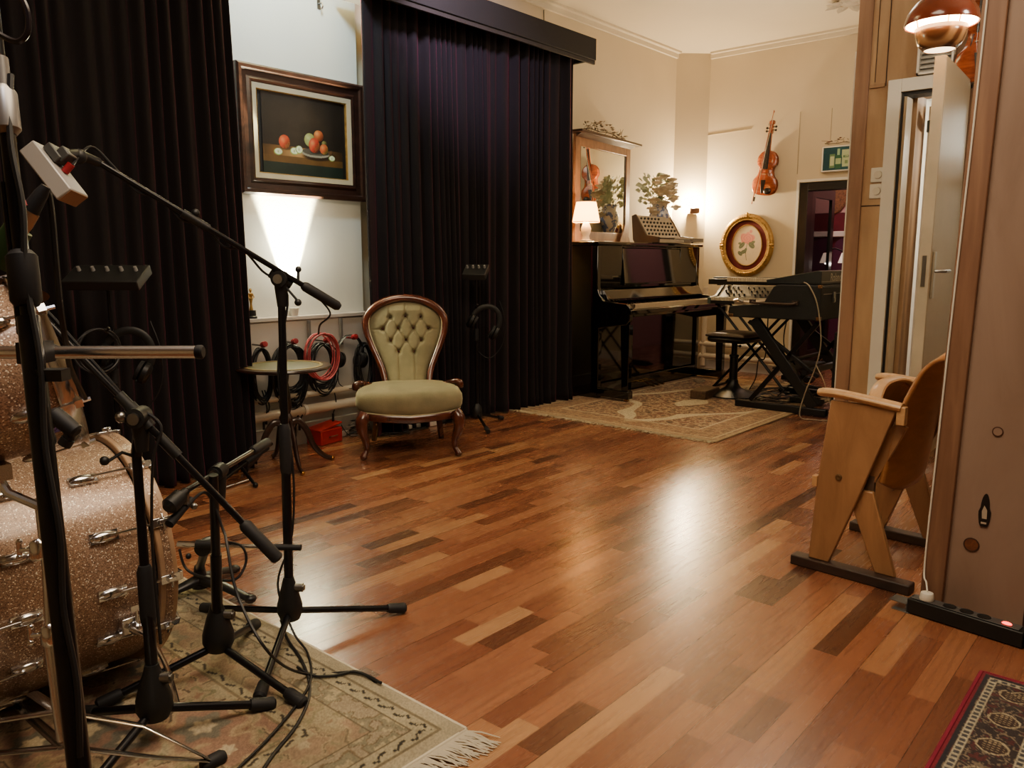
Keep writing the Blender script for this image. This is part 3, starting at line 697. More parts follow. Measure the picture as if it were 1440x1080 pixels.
for sx in (-1, 1):
    X0 = .272 * sx; Y0 = -.235
    P = spline([(X0, Y0, .28), (X0 + .022 * sx, Y0 - .022, .235), (X0 + .018 * sx, Y0 - .02, .18), (X0 + .0, Y0 - .002, .115), (X0 - .004 * sx, Y0 + .004, .06), (X0 + .012 * sx, Y0 - .012, .028), (X0 + .018 * sx, Y0 - .018, .012)], 5)
    rr_ = [float(np.interp(i / (len(P) - 1), [0, .12, .28, .5, .72, .86, .95, 1], [.036, .04, .035, .024, .016, .02, .024, .014])) for i in range(len(P))]
    m = MB(); m.tube(P, rr_, 14); m.ball((X0 + .016 * sx, Y0 - .016, .018), .021, 12, (1, 1, .85)); m.build('leg', mahogany, ch)
    X1 = .19 * sx
    m = MB(); m.tube([(X1, .20, .27), (X1 + .01 * sx, .23, .2), (X1 + .035 * sx, .275, .0)], [.026, .022, .018], 4); m.build('leg', mahogany, ch)
# back
BH0, BH1 = .385, .93
def halfw(t):   # t 0 bottom..1 top along the height
    return float(np.interp(t, [0, .06, .14, .28, .45, .6, .72, .82, .9, .96, .99, 1], [.125, .128, .138, .165, .208, .24, .25, .238, .20, .135, .07, .0]))
def yb(z): return .20 + .16 * (z - BH0) / .55 + .03 * math.sin((z - BH0) / .55 * PI)
def hw_s(t):
    # rounder crown
    if t > .72: return .25 * math.sqrt(max(0, 1 - ((t - .72) / .28) ** 2)) ** 1.0
    return float(np.interp(t, [0, .1, .2, .32, .45, .58, .66, .72], [.13, .136, .15, .178, .210, .237, .247, .25]))
btn = [(-.10, .80), (0, .81), (.10, .80), (-.15, .66), (-.05, .665), (.05, .665), (.15, .66), (-.10, .52), (0, .525), (.10, .52), (-.05, .39), (.05, .385)]
lines = []
for i, a in enumerate(btn):
    for j, b in enumerate(btn):
        if j > i and abs(a[1] - b[1]) > .05 and abs(a[1] - b[1]) < .2 and abs(a[0] - b[0]) < .07: lines.append((a, b))
for b in btn:
    if b[1] > .78: lines.append((b, (b[0] * 1.15, .96)))
    if b[1] < .45: lines.append((b, (b[0] * 1.05, .02)))
    if abs(b[0]) > .14: lines.append((b, (b[0] * 1.65, b[1] - .01)))
def segd(px_, py_, a, b):
    ax, ay = a[0], a[1] * .55; bx_, by_ = b[0], b[1] * .55; dx, dy = bx_ - ax, by_ - ay
    t = max(0, min(1, ((px_ - ax) * dx + (py_ - ay) * dy) / (dx * dx + dy * dy + 1e-9))); return math.hypot(px_ - ax - t * dx, py_ - ay - t * dy)
def pad(u, v):
    t = .0 + .995 * v; z = BH0 + (BH1 - BH0) * t; w = max(.004, hw_s(t) - .012); x = (2 * u - 1) * w
    e = 1 - min(1, abs(2 * u - 1)) ** 3.5; e *= min(1, (1 - t) * 9) ** .6
    d = .045 * e
    for bx_, bt in btn:
        d -= .034 * math.exp(-((x - bx_) ** 2 + ((t - bt) * .55) ** 2) / .00022)
    k = min(segd(x, t * .55, a, b) for a, b in lines); d -= .011 * math.exp(-(k / .006) ** 2) * e
    return (x, yb(z) - d, z)
m = MB(); m.grid(pad, 91, 111); pd = m.build('back_cushion', velvet_green, ch, ang=180)
for bx_, bt in btn:
    z = BH0 + .55 * bt; m = MB(); m.ball((bx_, yb(z) - .014, z), .0085, 8, (1, .6, 1)); m.build('button', M('button_olive', '5c5538', .8) if 'btn' not in MATS else MATS['btn'], ch); MATS['btn'] = ch.children[-1].data.materials[0]
m = MB(); m.grid(lambda u, v: ((2 * u - 1) * (hw_s(v * .995)), yb(BH0 + .55 * v) + .02, BH0 + .55 * v * .995), 9, 30); m.build('back_panel', velvet_green, ch, solid=.004)
arc = []
for k in range(0, 41):
    t = k / 40 * .72; arc.append((-hw_s(t) - .012, t))
for k in range(1, 24):
    a = PI - PI * k / 24; arc.append(((.262) * math.cos(a), .72 + .30 * math.sin(a)))
for k in range(40, -1, -1):
    t = k / 40 * .72; arc.append((hw_s(t) + .012, t))
P = [(x, yb(BH0 + .55 * t) - .012, BH0 + .55 * t) for x, t in arc]
vl = lambda s: [(s * .33, .03, .395), (s * .328, .02, .418), (s * .30, .035, .426), (s * .265, .075, .41), (s * .215, .13, .388), (s * .17, .175, .382)]
P2 = spline(vl(-1), 5)[:-1] + [Vector(p) for p in P] + spline(vl(1), 5)[:-1][::-1]
n = len(P2); rr_ = [.021 * (1 + .35 * math.exp(-((i / n - .5) / .12) ** 2)) * (1.1 if (i < 6 or i > n - 7) else 1) for i in range(n)]
m = MB(); m.tube(P2, rr_, 12)
for s_ in (-1, 1): m.ball((s_ * .325, .028, .406), .027, 12, (.8, 1, 1))
m.build('back_frame', mahogany, ch)
m = MB(); m.tube([(x * .93, y - .012, z - (.012 if abs(x) < .2 and z > .9 else 0)) for x, y, z in P], .006, 6); m.build('back_piping', piping_mat, ch)

# ================================================================ ROUND TABLE
tb = thing('pedestal_table', 'small round tripod-style table with gilt-lined green leather top', 'table', (2.575, 3.985, 0))
ZT = .595
m = MB(); m.lathe([(0, ZT - .022), (.24, ZT - .022), (.262, ZT - .016), (.27, ZT - .008), (.266, ZT), (0, ZT)], (0, 0, 0), (0, 0, 1), 48, False); m.build('tabletop', dark_walnut, tb)
m = MB(); m.lathe([(0, ZT + .0005), (.2, ZT + .0005), (.2, ZT + .0015), (0, ZT + .0015)], (0, 0, 0), (0, 0, 1), 48, False); lt_ = m.build('leather_inset', M('leather_green', '4c4d38', .35, 0, .15), tb)
m = MB(); m.lathe([(.202, ZT + .001), (.202, ZT + .003), (.222, ZT + .003), (.222, ZT + .001)], (0, 0, 0), (0, 0, 1), 48, False); m.build('gilt_line', M('dull_gold', '8f7c48', .4, .5), lt_)
m = MB(); m.lathe([(.05, ZT - .04), (.03, ZT - .05), (.022, ZT - .1), (.03, ZT - .16), (.036, ZT - .24), (.026, ZT - .28), (.038, ZT - .3), (.04, ZT - .38), (.024, ZT - .43), (.012, ZT - .45)], (0, 0, 0), (0, 0, 1), 20); m.build('column', dark_walnut, tb)
for fx_, fy_ in ((2.823, 3.909), (2.512, 3.751), (2.321, 4.063), (2.63, 4.22)):
    d = Vector((fx_ - 2.575, fy_ - 3.985, 0)); L = d.length; d /= L
    P = spline([d * .02 + Vector((0, 0, .25)), d * .07 + Vector((0, 0, .265)), d * .12 + Vector((0, 0, .20)), d * .16 + Vector((0, 0, .10)), d * (L - .04) + Vector((0, 0, .035)), d * (L + .01) + Vector((0, 0, .012))], 5)
    m = MB(); m.tube(P, [.022 - .008 * i / (len(P) - 1) for i in range(len(P))], 10, True, (.75, 1)); lg = m.build('leg', dark_walnut, tb)
    m = MB(); m.ball(d * (L + .012) + Vector((0, 0, .013)), .013, 10); m.build('foot_cap', brass, lg)

# ================================================================ PIANO
PX0, PX1, PYF, PYB, PZ = 5.63, 7.42, 3.93, 4.46, 1.352
pn = thing('upright_piano', 'glossy black upright piano against the wall beside the plum curtain', 'piano', (PX0, PYB, 0))
W_ = PX1 - PX0; D_ = PYB - PYF     # local: x 0..W_, y 0 (back) .. -D_ (front)
for i, x in enumerate((0, W_ - .05)):
    m = MB(); m.prism([(0, 0), (-D_ - .02, 0), (-D_ - .02, .62), (-D_ - .30, .66), (-D_ - .33, .70), (-D_ - .33, .80), (-D_ - .30, .83), (-D_ - .07, .85), (-D_ - .02, .90), (-D_, .97), (-D_, PZ - .03), (0, PZ - .03)], x, x + .05, 'YZ'); m.build('side_panel', piano_black, pn, bevel=.006)
m = MB(); m.b2((-.025, -D_ - .025, PZ - .03), (W_ + .025, .0, PZ)); m.build('top_lid', piano_black, pn, bevel=.008)
m = MB(); m.b2((.051, -D_ + .005, .97), (.38, -D_ + .03, PZ - .031)); m.prism([(-D_ - .02, .99), (-D_ + .010, PZ - .052), (-D_ + .031, PZ - .052), (-D_ + .031, .99)], .39, W_ - .39, 'YZ'); m.b2((W_ - .38, -D_ + .005, .97), (W_ - .051, -D_ + .03, PZ - .031)); m.b2((.051, -D_ + .03, .95), (W_ - .051, -D_ + .05, PZ - .031)); m.build('upper_panel', piano_black, pn, bevel=.004)
m = MB(); m.b2((.39, -D_ - .02, .975), (W_ - .39, -D_ - .001, .99)); m.b2((.39, -D_ - .006, PZ - .05), (W_ - .39, -D_ - .001, PZ - .04)); m.build('music_ledge', piano_black, pn, bevel=.002)
m = MB(); m.prism([(-D_ + .02, .95), (-D_ - .03, .94), (-D_ - .075, .865), (-D_ - .07, .845), (-D_ + .02, .845)], .0515, W_ - .0515, 'YZ'); fb = m.build('fallboard', piano_black, pn, bevel=.003)
m = MB(); m.b2((.0515, -D_ - .31, .72), (W_ - .0515, -D_ + .02, .79)); m.b2((.0, -D_ - .345, .745), (W_, -D_ - .315, .785)); m.build('key_bed', piano_black, pn, bevel=.006)
m = MB(); m.b2((.0515, -D_ - .29, .7905), (.15, -D_ - .07, .83)); m.b2((W_ - .15, -D_ - .29, .7905), (W_ - .0515, -D_ - .07, .83)); m.build('key_block', piano_black, pn, bevel=.006)
m = MB(); kw = (W_ - .304) / 52
for k in range(52): m.b2((.152 + k * kw + .0006, -D_ - .275, .7905), (.152 + (k + 1) * kw - .0006, -D_ - .08, .822))
kb = m.build('white_keys', M('ivory_keys', 'b9a888', .3, 0, .03), pn)
m = MB()
for k in range(51):
    if (k + 5) % 7 in (0, 1, 3, 4, 5): m.b2((.152 + (k + 1) * kw - .007, -D_ - .19, .8225), (.152 + (k + 1) * kw + .007, -D_ - .08, .836))
m.build('black_keys', piano_black, kb)
m = MB(); m.b2((.051, -D_ + .005, .14), (W_ - .051, -D_ + .03, .72)); m.build('lower_panel', piano_black, pn, bevel=.004)
m = MB(); m.b2((.051, -D_ - .02, .03), (W_ - .051, -D_ + .03, .135)); m.build('bottom_board', piano_black, pn, bevel=.004)
m = MB(); m.b2((.05, -.04, .05), (W_ - .05, 0, PZ - .04)); m.build('back_frame', piano_black, pn)
for x in (.0, W_ - .07):
    m = MB(); m.b2((x, -D_ - .33, .0301), (x + .075, -D_ - .0, .10)); tb_ = m.build('toe_block', piano_black, pn, bevel=.006)
    m = MB(); m.prism([(-D_ - .32, .1), (-D_ - .255, .1), (-D_ - .235, .66), (-D_ - .325, .66)], x + .008, x + .067, 'YZ'); m.build('leg', piano_black, pn, bevel=.004)
    for yy in (-D_ - .29, -.1):
        m = MB(); m.cyl((x + .02, yy, .016), (x + .055, yy, .016), .0158, seg=14); m.box((x + .0375, yy, .024), (.02, .03, .012)); m.build('caster', brass, pn)
for k in (-1, 0, 1):
    xx = W_ * .5 + k * .085 - .12; m = MB(); m.tube([(xx, -D_ - .0, .075), (xx, -D_ - .06, .085), (xx, -D_ - .14, .055), (xx, -D_ - .17, .05)], [.010, .012, .022, .018], 10, True, (1, .35)); m.build('pedal', brass, pn)

# mirror on the piano
mr = thing('overmantel_mirror', 'tall wooden framed mirror with a cornice shelf standing on the piano', 'mirror', (5.80, 4.30, PZ + .002), R(6.5))
MW, MH = 1.07, .94
mrx = MW
m = MB(); m.b2((0, 0, 0), (.085, .03, MH)); m.b2((MW - .085, 0, 0), (MW, .03, MH)); m.b2((.085, 0, MH - .10), (MW - .085, .03, MH)); m.b2((.085, 0, 0), (MW - .085, .03, .10)); m.build('frame', mirror_wood, mr, bevel=.004)
m = MB(); m.b2((.085, .012, .10), (MW - .085, .016, MH - .10)); m.build('mirror_glass', M('mirror_silver', 'd8dcd8', .01, 1, 0), mr)
m = MB(); m.b2((.088, .006, .10), (.1, .0115, MH - .1)); m.b2((MW - .1, .006, .1), (MW - .088, .0115, MH - .1)); m.build('inner_bead', dark_walnut, mr)
m = MB(); m.b2((-.05, -.09, MH), (MW + .07, .06, MH + .022)); m.prism([(-.06, MH), (0, MH), (0, MH - .03)], 0, MW, 'YZ'); m.build('cornice', dark_walnut, mr, bevel=.003)
m = MB(); m.prism([(.83, .0), (1.07, .0), (1.04, .06), (.98, .12), (.95, .19), (.91, .12), (.86, .06)], -.02, -.003, 'XZ'); m.build('side_scroll', mirror_wood, mr, bevel=.003)
m = MB(); m.b2((.1, -.05, .0), (.62, -.005, .018)); m.build('base_strip', dark_walnut, mr, bevel=.002)
# dried garland on the cornice
def garland(name, label, loc, L, axis, n, mt1, mt2, seedv, amp=.04, droop=0, s=1):
    random.seed(seedv); t = thing(name, label, 'dried flowers', loc); ax = Vector(axis)
    sd = Vector((-ax.y, ax.x, 0))
    P = spline([ax * (L * k / 6) + Vector((0, 0, .014 + random.uniform(0, amp * .5))) for k in range(7)], 5)
    m = MB(); m.tube(P, .004 * s, 6); 
    for k in range(n // 2):
        p = ax * (L * random.random()) + Vector((0, 0, .02)); m.tube(spline([p, p + ax * random.uniform(-.04, .04) + sd * random.uniform(-.02, .02) + Vector((0, 0, .02)), p + ax * random.uniform(-.07, .07) + sd * random.uniform(-.03, .03) + Vector((0, 0, random.uniform(.01, amp + .02)))], 3), .0018, 5)
    m.build('twig', mt1, t)
    m = MB()
    for k in range(n * 2):
        f = random.random(); p = ax * (L * f) + sd * random.uniform(-.025, .025) + Vector((0, 0, random.uniform(.015, amp + .02) * (1.3 - abs(f - .45) * 1.6)))
        m.leaf(p, (random.uniform(-1, 1), random.uniform(-1, 1), random.uniform(-.2, .8)), (0, 0, 1), .032 * s, .016 * s)
    m.build('leaves', mt1, t)
    for k in range(n):
        f = random.random(); p = ax * (L * f) + sd * random.uniform(-.02, .02) + Vector((0, 0, random.uniform(.022, amp + .03) * (1.35 - abs(f - .45) * 1.7)))
        m = MB()
        for j in range(5):
            a = j * 1.256; m.leaf(p, (math.cos(a), math.sin(a), .5), (0, 0, 1), .024 * s, .018 * s)
        m.ball(p + Vector((0, 0, .005)), .008 * s, 6); m.build('blossom', mt2, t)
    return t
dry1 = M('dried_leaf', '5a4a34', .8, 0, .3, 30); dry2 = M('dried_blossom', 'a08c72', .8, 0, .2, 30)
garland('dried_garland', 'dried leafy garland lying on top of the mirror cornice', (5.90, 4.29, PZ + MH + .025), .82, (.9936, .1132, 0), 22, dry1, dry2, 3, .085)
g2 = wx(1158, 208, XF - .04)
garland('dried_garland', 'dried twig garland lying on top of the green bottle sign', (XF - .045, 2.96, 2.292), .36, (0, -1, 0), 8, dry1, M('dried_red', '6e4030', .8), 9, .02, s=.8)

# table lamp on the piano
lm = thing('table_lamp', 'small lit table lamp with a white ceramic base at the left end of the piano', 'lamp', (5.715, 4.12, PZ + .002))
m = MB(); m.lathe([(.0, 0), (.05, 0), (.052, .012), (.034, .02), (.03, .05), (.042, .08), (.045, .11), (.03, .15), (.022, .17), (.012, .18), (.012, .21), (0, .21)], (0, 0, 0), (0, 0, 1), 24); m.build('base', M('ceramic_white', 'e2dccf', .2, 0, .05), lm)
def shade_mat(name, c, es):
    m_, nt, b = newmat(name); b.inputs['Base Color'].default_value = lin(c); b.inputs['Roughness'].default_value = .8
    b.inputs['Emission Color'].default_value = lin('ffb45c'); b.inputs['Emission Strength'].default_value = es
    b.inputs['Transmission Weight'].default_value = .25
    return m_
m = MB(); m.lathe([(.118, .165), (.085, .335)], (0, 0, 0), (0, 0, 1), 36, False); m.build('lamp_shade', shade_mat('shade_cream', 'efd9a8', 6), lm, solid=.002)
m = MB(); m.lathe([(.1185, .163), (.12, .166), (.1185, .170)], (0, 0, 0), (0, 0, 1), 36, False); m.lathe([(.0855, .332), (.087, .335), (.0855, .338)], (0, 0, 0), (0, 0, 1), 36, False); m.build('shade_trim', M('shade_trim', 'd8b070', .7, emit='ffb060', es=.8), lm)
m = MB(); m.ball((0, 0, .25), .024, 12); m.build('bulb', M('warm_bulb', 'ffffff', .5, emit='ffcf80', es=25), lm)

# vase and roses
vx, vy = 7.02, 4.17
vs = thing('china_vase', 'blue and white china vase behind the tabletop synthesizer', 'vase', (vx, vy, PZ + .002))
china = M('china', 'b9bac0', .2, 0, 0); nt = china.node_tree; b = nt.nodes['Principled BSDF']
nz = N(nt, 'ShaderNodeTexNoise', Scale=22.0, Detail=2.0); nt.links.new(coords(nt), nz.inputs['Vector']); nt.links.new(ramp(nt, nz.outputs['Fac'], [(.50, 'c9c5c0'), (.56, '6d7ba6')]), b.inputs['Base Color'])
m = MB(); m.lathe([(0, 0), (.05, 0), (.052, .01), (.042, .04), (.045, .09), (.07, .16), (.098, .23), (.102, .28), (.085, .32), (.07, .345), (.075, .375), (.09, .40), (.083, .40), (.066, .37), (.0, .36)], (0, 0, 0), (0, 0, 1), 32); m.build('body', china, vs)
m = MB()
m.tube(spline([(.085, 0, .30), (.13, 0, .31), (.14, 0, .25), (.105, 0, .19), (.09, 0, .2)], 5), .007, 8); m.build('handle', china, vs)
random.seed(21)
bq = thing('rose_bouquet', 'bouquet of pale roses with grey-green leaves in the china vase', 'flowers', (vx, vy, PZ + .43))
lfm = M('rose_leaf', 'a9b096', .6, 0, .25, 20); pet = [M('petal_a', 'e2d8c4', .7, 0, .15, 30), M('petal_b', 'd0c6ae', .7, 0, .15, 30)]
heads = [(-.06, -.03, .10, .05), (.05, -.05, .06, .05), (-.14, 0, .15, .04), (.14, -.01, .13, .042), (.0, -.05, .12, .05), (-.07, -.05, -.04, .045), (.08, -.05, .0, .045), (-.17, -.02, .08, .045), (.10, -.02, .19, .045), (-.20, 0, -.02, .05), (-.15, .02, -.13, .045), (-.12, -.03, .06, .06), (-.02, -.06, .05, .055), (.05, -.03, .14, .05), (.12, 0, .09, .055), (.18, .0, .03, .045), (.16, -.04, -.07, .045), (.03, .02, .22, .045), (-.08, .03, .19, .04), (.22, .02, .16, .035), (-.24, .0, -.10, .038)]
m = MB()
for hx, hy, hz, r in heads: m.tube(spline([(0, 0, -.1), (hx * .3, hy * .3, .02 + max(0, hz) * .3), (hx * .8, hy * .8, hz * .8), (hx, hy, hz)], 4), .003, 5)
for k in range(6):
    hx, hz = random.uniform(-.26, .26), random.uniform(.0, .26); m.tube(spline([(0, 0, -.05), (hx * .4, 0, hz * .5 + .03), (hx, random.uniform(-.05, .05), hz)], 4), .002, 5)
m.build('stems', lfm, bq)
for i, (hx, hy, hz, r) in enumerate(heads):
    r *= 1.2; m = MB(); c = Vector((hx, hy - .05, hz)); m.ball(c, r * .55, 8)
    for ring_, cnt in ((.5, 4), (.75, 6), (1, 7)):
        for j in range(cnt):
            a = j * 2 * PI / cnt + ring_ * 2; d = Vector((math.cos(a), math.sin(a), 1.3 - ring_)); m.leaf(c + Vector((math.cos(a), math.sin(a), 0)) * r * .15 - Vector((0, 0, r * .2)), d, (0, 0, 1), r * (.7 + .5 * ring_), r * .95)
    m.build('rose', pet[i % 2], bq)
m = MB()
for k in range(150):
    a = random.random() * 6.28; rd = random.uniform(.05, .26); z = random.uniform(-.05, .26) * (1 - rd * .8)
    c = Vector((rd * math.cos(a), rd * .35 * math.sin(a) + .07, z)); m.leaf(c, (math.cos(a), math.sin(a) * .6, random.uniform(-.7, .9)), (random.uniform(-.5, .5), -1, .5), random.uniform(.045, .07), .045)
m.build('leaves', lfm, bq)

# tabletop semi-modular synth
sy = thing('tabletop_synthesizer', 'small synthesizer with a tilted knob panel and keys on the piano lid', 'synthesizer', (6.50, 4.02, PZ + .003), R(-4))
WS = .56
cheek_m = M('cheek', '3a2d22', .5, 0, .2)
for x in (0, WS):
    m = MB()
    m.prism([(-.17, 0), (.10, 0), (.12, .03), (.14, .25), (.10, .265), (-.03, .07), (-.17, .05)], x - .012, x + .012, 'YZ')
    m.build('end_cheek', cheek_m, sy, bevel=.002)
m = MB(); m.prism([(-.165, 0), (.10, 0), (.125, .24), (.095, .255), (-.03, .06), (-.165, .03)], .0125, WS - .0125, 'YZ'); m.build('case', M('synth_case', 'a39884', .5, 0, .1), sy, bevel=.002)
tl = math.atan2(.165, .125)
for rI in range(5):
    for c_ in range(9):
        if rI == 4 and c_ > 5: continue
        f = (rI + .6) / 5.4; y = -.03 + .125 * f; z = .06 + .195 * f; nrm_ = Vector((0, -.195, .125)).normalized()
        x = .05 + c_ * .056 + (.008 if rI % 2 else 0)
        b0 = Vector((x, y, z)); m = MB(); m.lathe([(.011, 0), (.010, .012), (0, .012)], b0, nrm_, 10, False); m.build('knob', black_plastic, sy)
m = MB(); m.b2((.03, -.163, .031), (WS * .45, -.04, .0455)); m.build('control_strip', M('synth_dark', '2c2620', .4), sy)
m = MB()
for k in range(16): m.b2((WS * .46 + k * .0185, -.172, .036), (WS * .46 + k * .0185 + .0175, -.06, .050))
m.build('keys', M('key_white', 'b8ab92', .4, 0, .04), sy)
m = MB(); m.b2((WS * .75, -.172, .012), (WS + .19, -.03, .03)); m.b2((WS + .0, -.172, .0305), (WS + .19, -.03, .05)); m.build('lower_keyboard', M('synth_grey', '8d8474', .4, 0, .05), sy, bevel=.002)
for k in range(3):
    m = MB(); m.tube(spline([(.42 + k * .05, .09, .22), (.46 + k * .05, .10, .28 - k * .03), (.52 + k * .03, .06, .22), (.56 + k * .02, .0, .10)], 6), .0022, 5); m.build('patch_cable', M('patch%d' % k, ['b09060', '807060', '907a50'][k], .5), sy)

# ================================================================ CORNER SCONCE
cm = Vector((XF - .13, YL - .13, 0)); nn = Vector((-1, -1, 0)).normalized()
def on_cham(px_, py_, off=0):
    d = at(px_, py_, 1) - Vector((0, 0, CH)); base = cm + nn * off
    t = (base - Vector((0, 0, CH))).dot(nn) / d.dot(nn); return Vector((0, 0, CH)) + d * t
q = on_cham(973, 297, .001)
scn = thing('wall_sconce', 'small dark box sconce glowing upward in the corner beside the piano', 'wall light', tuple(q), R(-45))
m = MB(); m.b2((-.05, -.12, -.028), (.05, -.085, .028)); m.b2((-.05, -.0849, -.028), (.05, -.001, -.022)); m.build('shade_box', M('sconce_brown', '6a4a30', .6, 0, .15), scn, bevel=.003)
m = MB(); m.b2((-.02, -.084, -.021), (.02, -.0005, -.004)); m.build('lamp_holder', white_plastic, scn)
m = MB(); m.ball((0, -.045, .03), .022, 10); m.build('bulb', M('sconce_bulb', 'ffffff', .5, emit='ffd590', es=45), scn)

# ================================================================ VIOLIN + BOW
varn = WOOD('violin_varnish', '6e2a0c', 'b5602a', .18, (4, 22, 22), coat=.8)
ebony = M('ebony', '1a120d', .3, 0, .1)
def half_outline():
    return [(0, 0), (.045, .003), (.082, .018), (.100, .05), (.104, .085), (.096, .12), (.078, .142), (.070, .152), (.062, .17), (.057, .195), (.060, .22), (.070, .235), (.080, .245), (.083, .27), (.078, .30), (.060, .328), (.035, .345), (0, .353)]
def violin(name, label, loc, rot, s=1.0):
    t = thing(name, label, 'violin', loc, rot=rot)     # local: x right, z up, face -y
    ho = spline([(a, b, 0) for a, b in half_outline()], 4); ol = [(p.x * s, p.y * s) for p in ho] + [(-p.x * s, p.y * s) for p in ho[::-1][1:-1]]
    cen = (0, .175 * s)
    def shell(y0, sgn):
        m_ = MB(); R_ = []
        for f, h in ((1, 0), (1.02, .002), (1, .005), (.93, .007), (.8, .012), (.5, .017), (.15, .019)):
            R_.append([m_.bm.verts.new((cen[0] + (x - cen[0]) * f, y0 + sgn * h * s, cen[1] + (z - cen[1]) * f)) for x, z in ol])
        for i in range(len(R_) - 1):
            for k in range(len(ol)): m_.bm.faces.new((R_[i][k], R_[i][(k + 1) % len(ol)], R_[i + 1][(k + 1) % len(ol)], R_[i + 1][k]))
        m_.bm.faces.new(R_[-1]); return m_
    shell(-.032 * s, -1).build('belly', varn, t, ang=60); shell(0, 1).build('back', varn, t, ang=60)
    m_ = MB(); A = [m_.bm.verts.new((x * .98, 0, cen[1] + (z - cen[1]) * .98)) for x, z in ol]; B = [m_.bm.verts.new((x * .98, -.032 * s, cen[1] + (z - cen[1]) * .98)) for x, z in ol]
    for k in range(len(ol)): m_.bm.faces.new((A[k], A[(k + 1) % len(ol)], B[(k + 1) % len(ol)], B[k]))
    m_.build('ribs', WOOD('rib_varnish', '5a220a', '8f4a20', .2), t)
    m_ = MB(); m_.tube([(0, -.02 * s, .33 * s), (0, -.022 * s, .37 * s), (0, -.028 * s, .49 * s)], [.017 * s, .012 * s, .010 * s], 10); m_.build('neck', varn, t)
    m_ = MB(); m_.prism([(-.021 * s, .205 * s), (.021 * s, .205 * s), (.012 * s, .49 * s), (-.012 * s, .49 * s)], -.058 * s, -.047 * s); m_.build('fingerboard', ebony, t, bevel=.002)
    m_ = MB(); m_.prism([(-.012 * s, .485 * s), (.012 * s, .485 * s), (.014 * s, .53 * s), (.010 * s, .565 * s), (-.010 * s, .565 * s), (-.014 * s, .53 * s)], -.046 * s, -.018 * s)
    m_.cyl((-.02 * s, -.03 * s, .575 * s), (.02 * s, -.03 * s, .575 * s), .014 * s, seg=14); m_.cyl((-.013 * s, -.03 * s, .575 * s), (.013 * s, -.03 * s, .575 * s), .018 * s, seg=14); m_.build('scroll', varn, t)
    for i, (sx, z) in enumerate(((-1, .505), (1, .515), (-1, .53), (1, .542))):
        m_ = MB(); m_.cyl((-sx * .01 * s, -.034 * s, z * s), (sx * .032 * s, -.034 * s, z * s), .0035 * s, seg=8); m_.ball((sx * .038 * s, -.034 * s, z * s), .010 * s, 8, (1, .5, 1)); m_.build('peg', ebony, t)
    m_ = MB(); m_.prism([(-.022 * s, .0), (-.018 * s, .002), (0, .004), (.018 * s, .002), (.022 * s, 0)], 0, 1) if False else m_.b2((-.021 * s, -.07 * s, .163 * s), (.021 * s, -.048 * s, .167 * s)); m_.build('bridge', beech_light, t)
    m_ = MB(); m_.prism([(-.008 * s, .012 * s), (.008 * s, .012 * s), (.021 * s, .118 * s), (-.021 * s, .118 * s)], -.062 * s, -.054 * s); m_.build('tailpiece', ebony, t, bevel=.002)
    m_ = MB(); m_.ball((.045 * s, -.058 * s, .03 * s), .034 * s, 14, (1, .3, .8)); m_.build('chinrest', ebony, t)
    m_ = MB()
    for k in range(4):
        x = (-.0135 + .009 * k) * s; m_.tube([(x * .7, -.0605 * s, .118 * s), (x, -.0715 * s, .165 * s), (x * .55, -.0575 * s, .49 * s)], .0006 * s, 4)
    m_.build('strings', steel, t)
    for sx in (-1, 1):
        m_ = MB(); m_.tube(spline([(sx * .028 * s, -.0495 * s, .20 * s), (sx * .034 * s, -.049 * s, .193 * s), (sx * .038 * s, -.0485 * s, .165 * s), (sx * .046 * s, -.046 * s, .138 * s), (sx * .052 * s, -.045 * s, .132 * s)], 4), .0025 * s, 6); m_.build('sound_hole', ebony, t)
    m_ = MB(); m_.tube([(0, .03, .545 * s), (0, -.11, .547 * s), (0, -.115, .56 * s)], .004, 6); m_.build('wall_peg', steel, t)
    return t
vb = wx(1073, 274, XF - .06)
vr = (0, 0, -PI / 2)
vl_ = violin('violin', 'brown violin hung on the cream wall above the oval frame', (XF - .03, vb.y, vb.z), (0, R(5.5), -PI / 2), 1.24)
vl_.rotation_mode = 'XYZ'
bw = thing('violin_bow', 'violin bow hung in front of the wall violin', 'violin bow', (XF - .13, wx(1057, 287, XF - .13).y, wx(1057, 287, XF - .13).z), rot=(0, R(12), -PI / 2))
m = MB(); m.tube([(0, 0, 0), (0, .004, .4), (0, 0, .9), (0, -.004, .93)], [.005, .0045, .003, .003], 8); m.prism([(-.0, .9), (.012, .915), (.0, .93)], -.004, .003); m.build('stick', varn, bw)
m = MB(); m.b2((.003, -.006, .03), (.022, .006, .075)); m.build('frog', ebony, bw, bevel=.002)
m = MB(); m.b2((.018, -.004, .07), (.020, .004, .9)) if False else m.tube([(.019, 0, .07), (.010, 0, .915)], .0025, 5); m.build('hair', M('bow_hair', 'c8bca0', .6), bw)

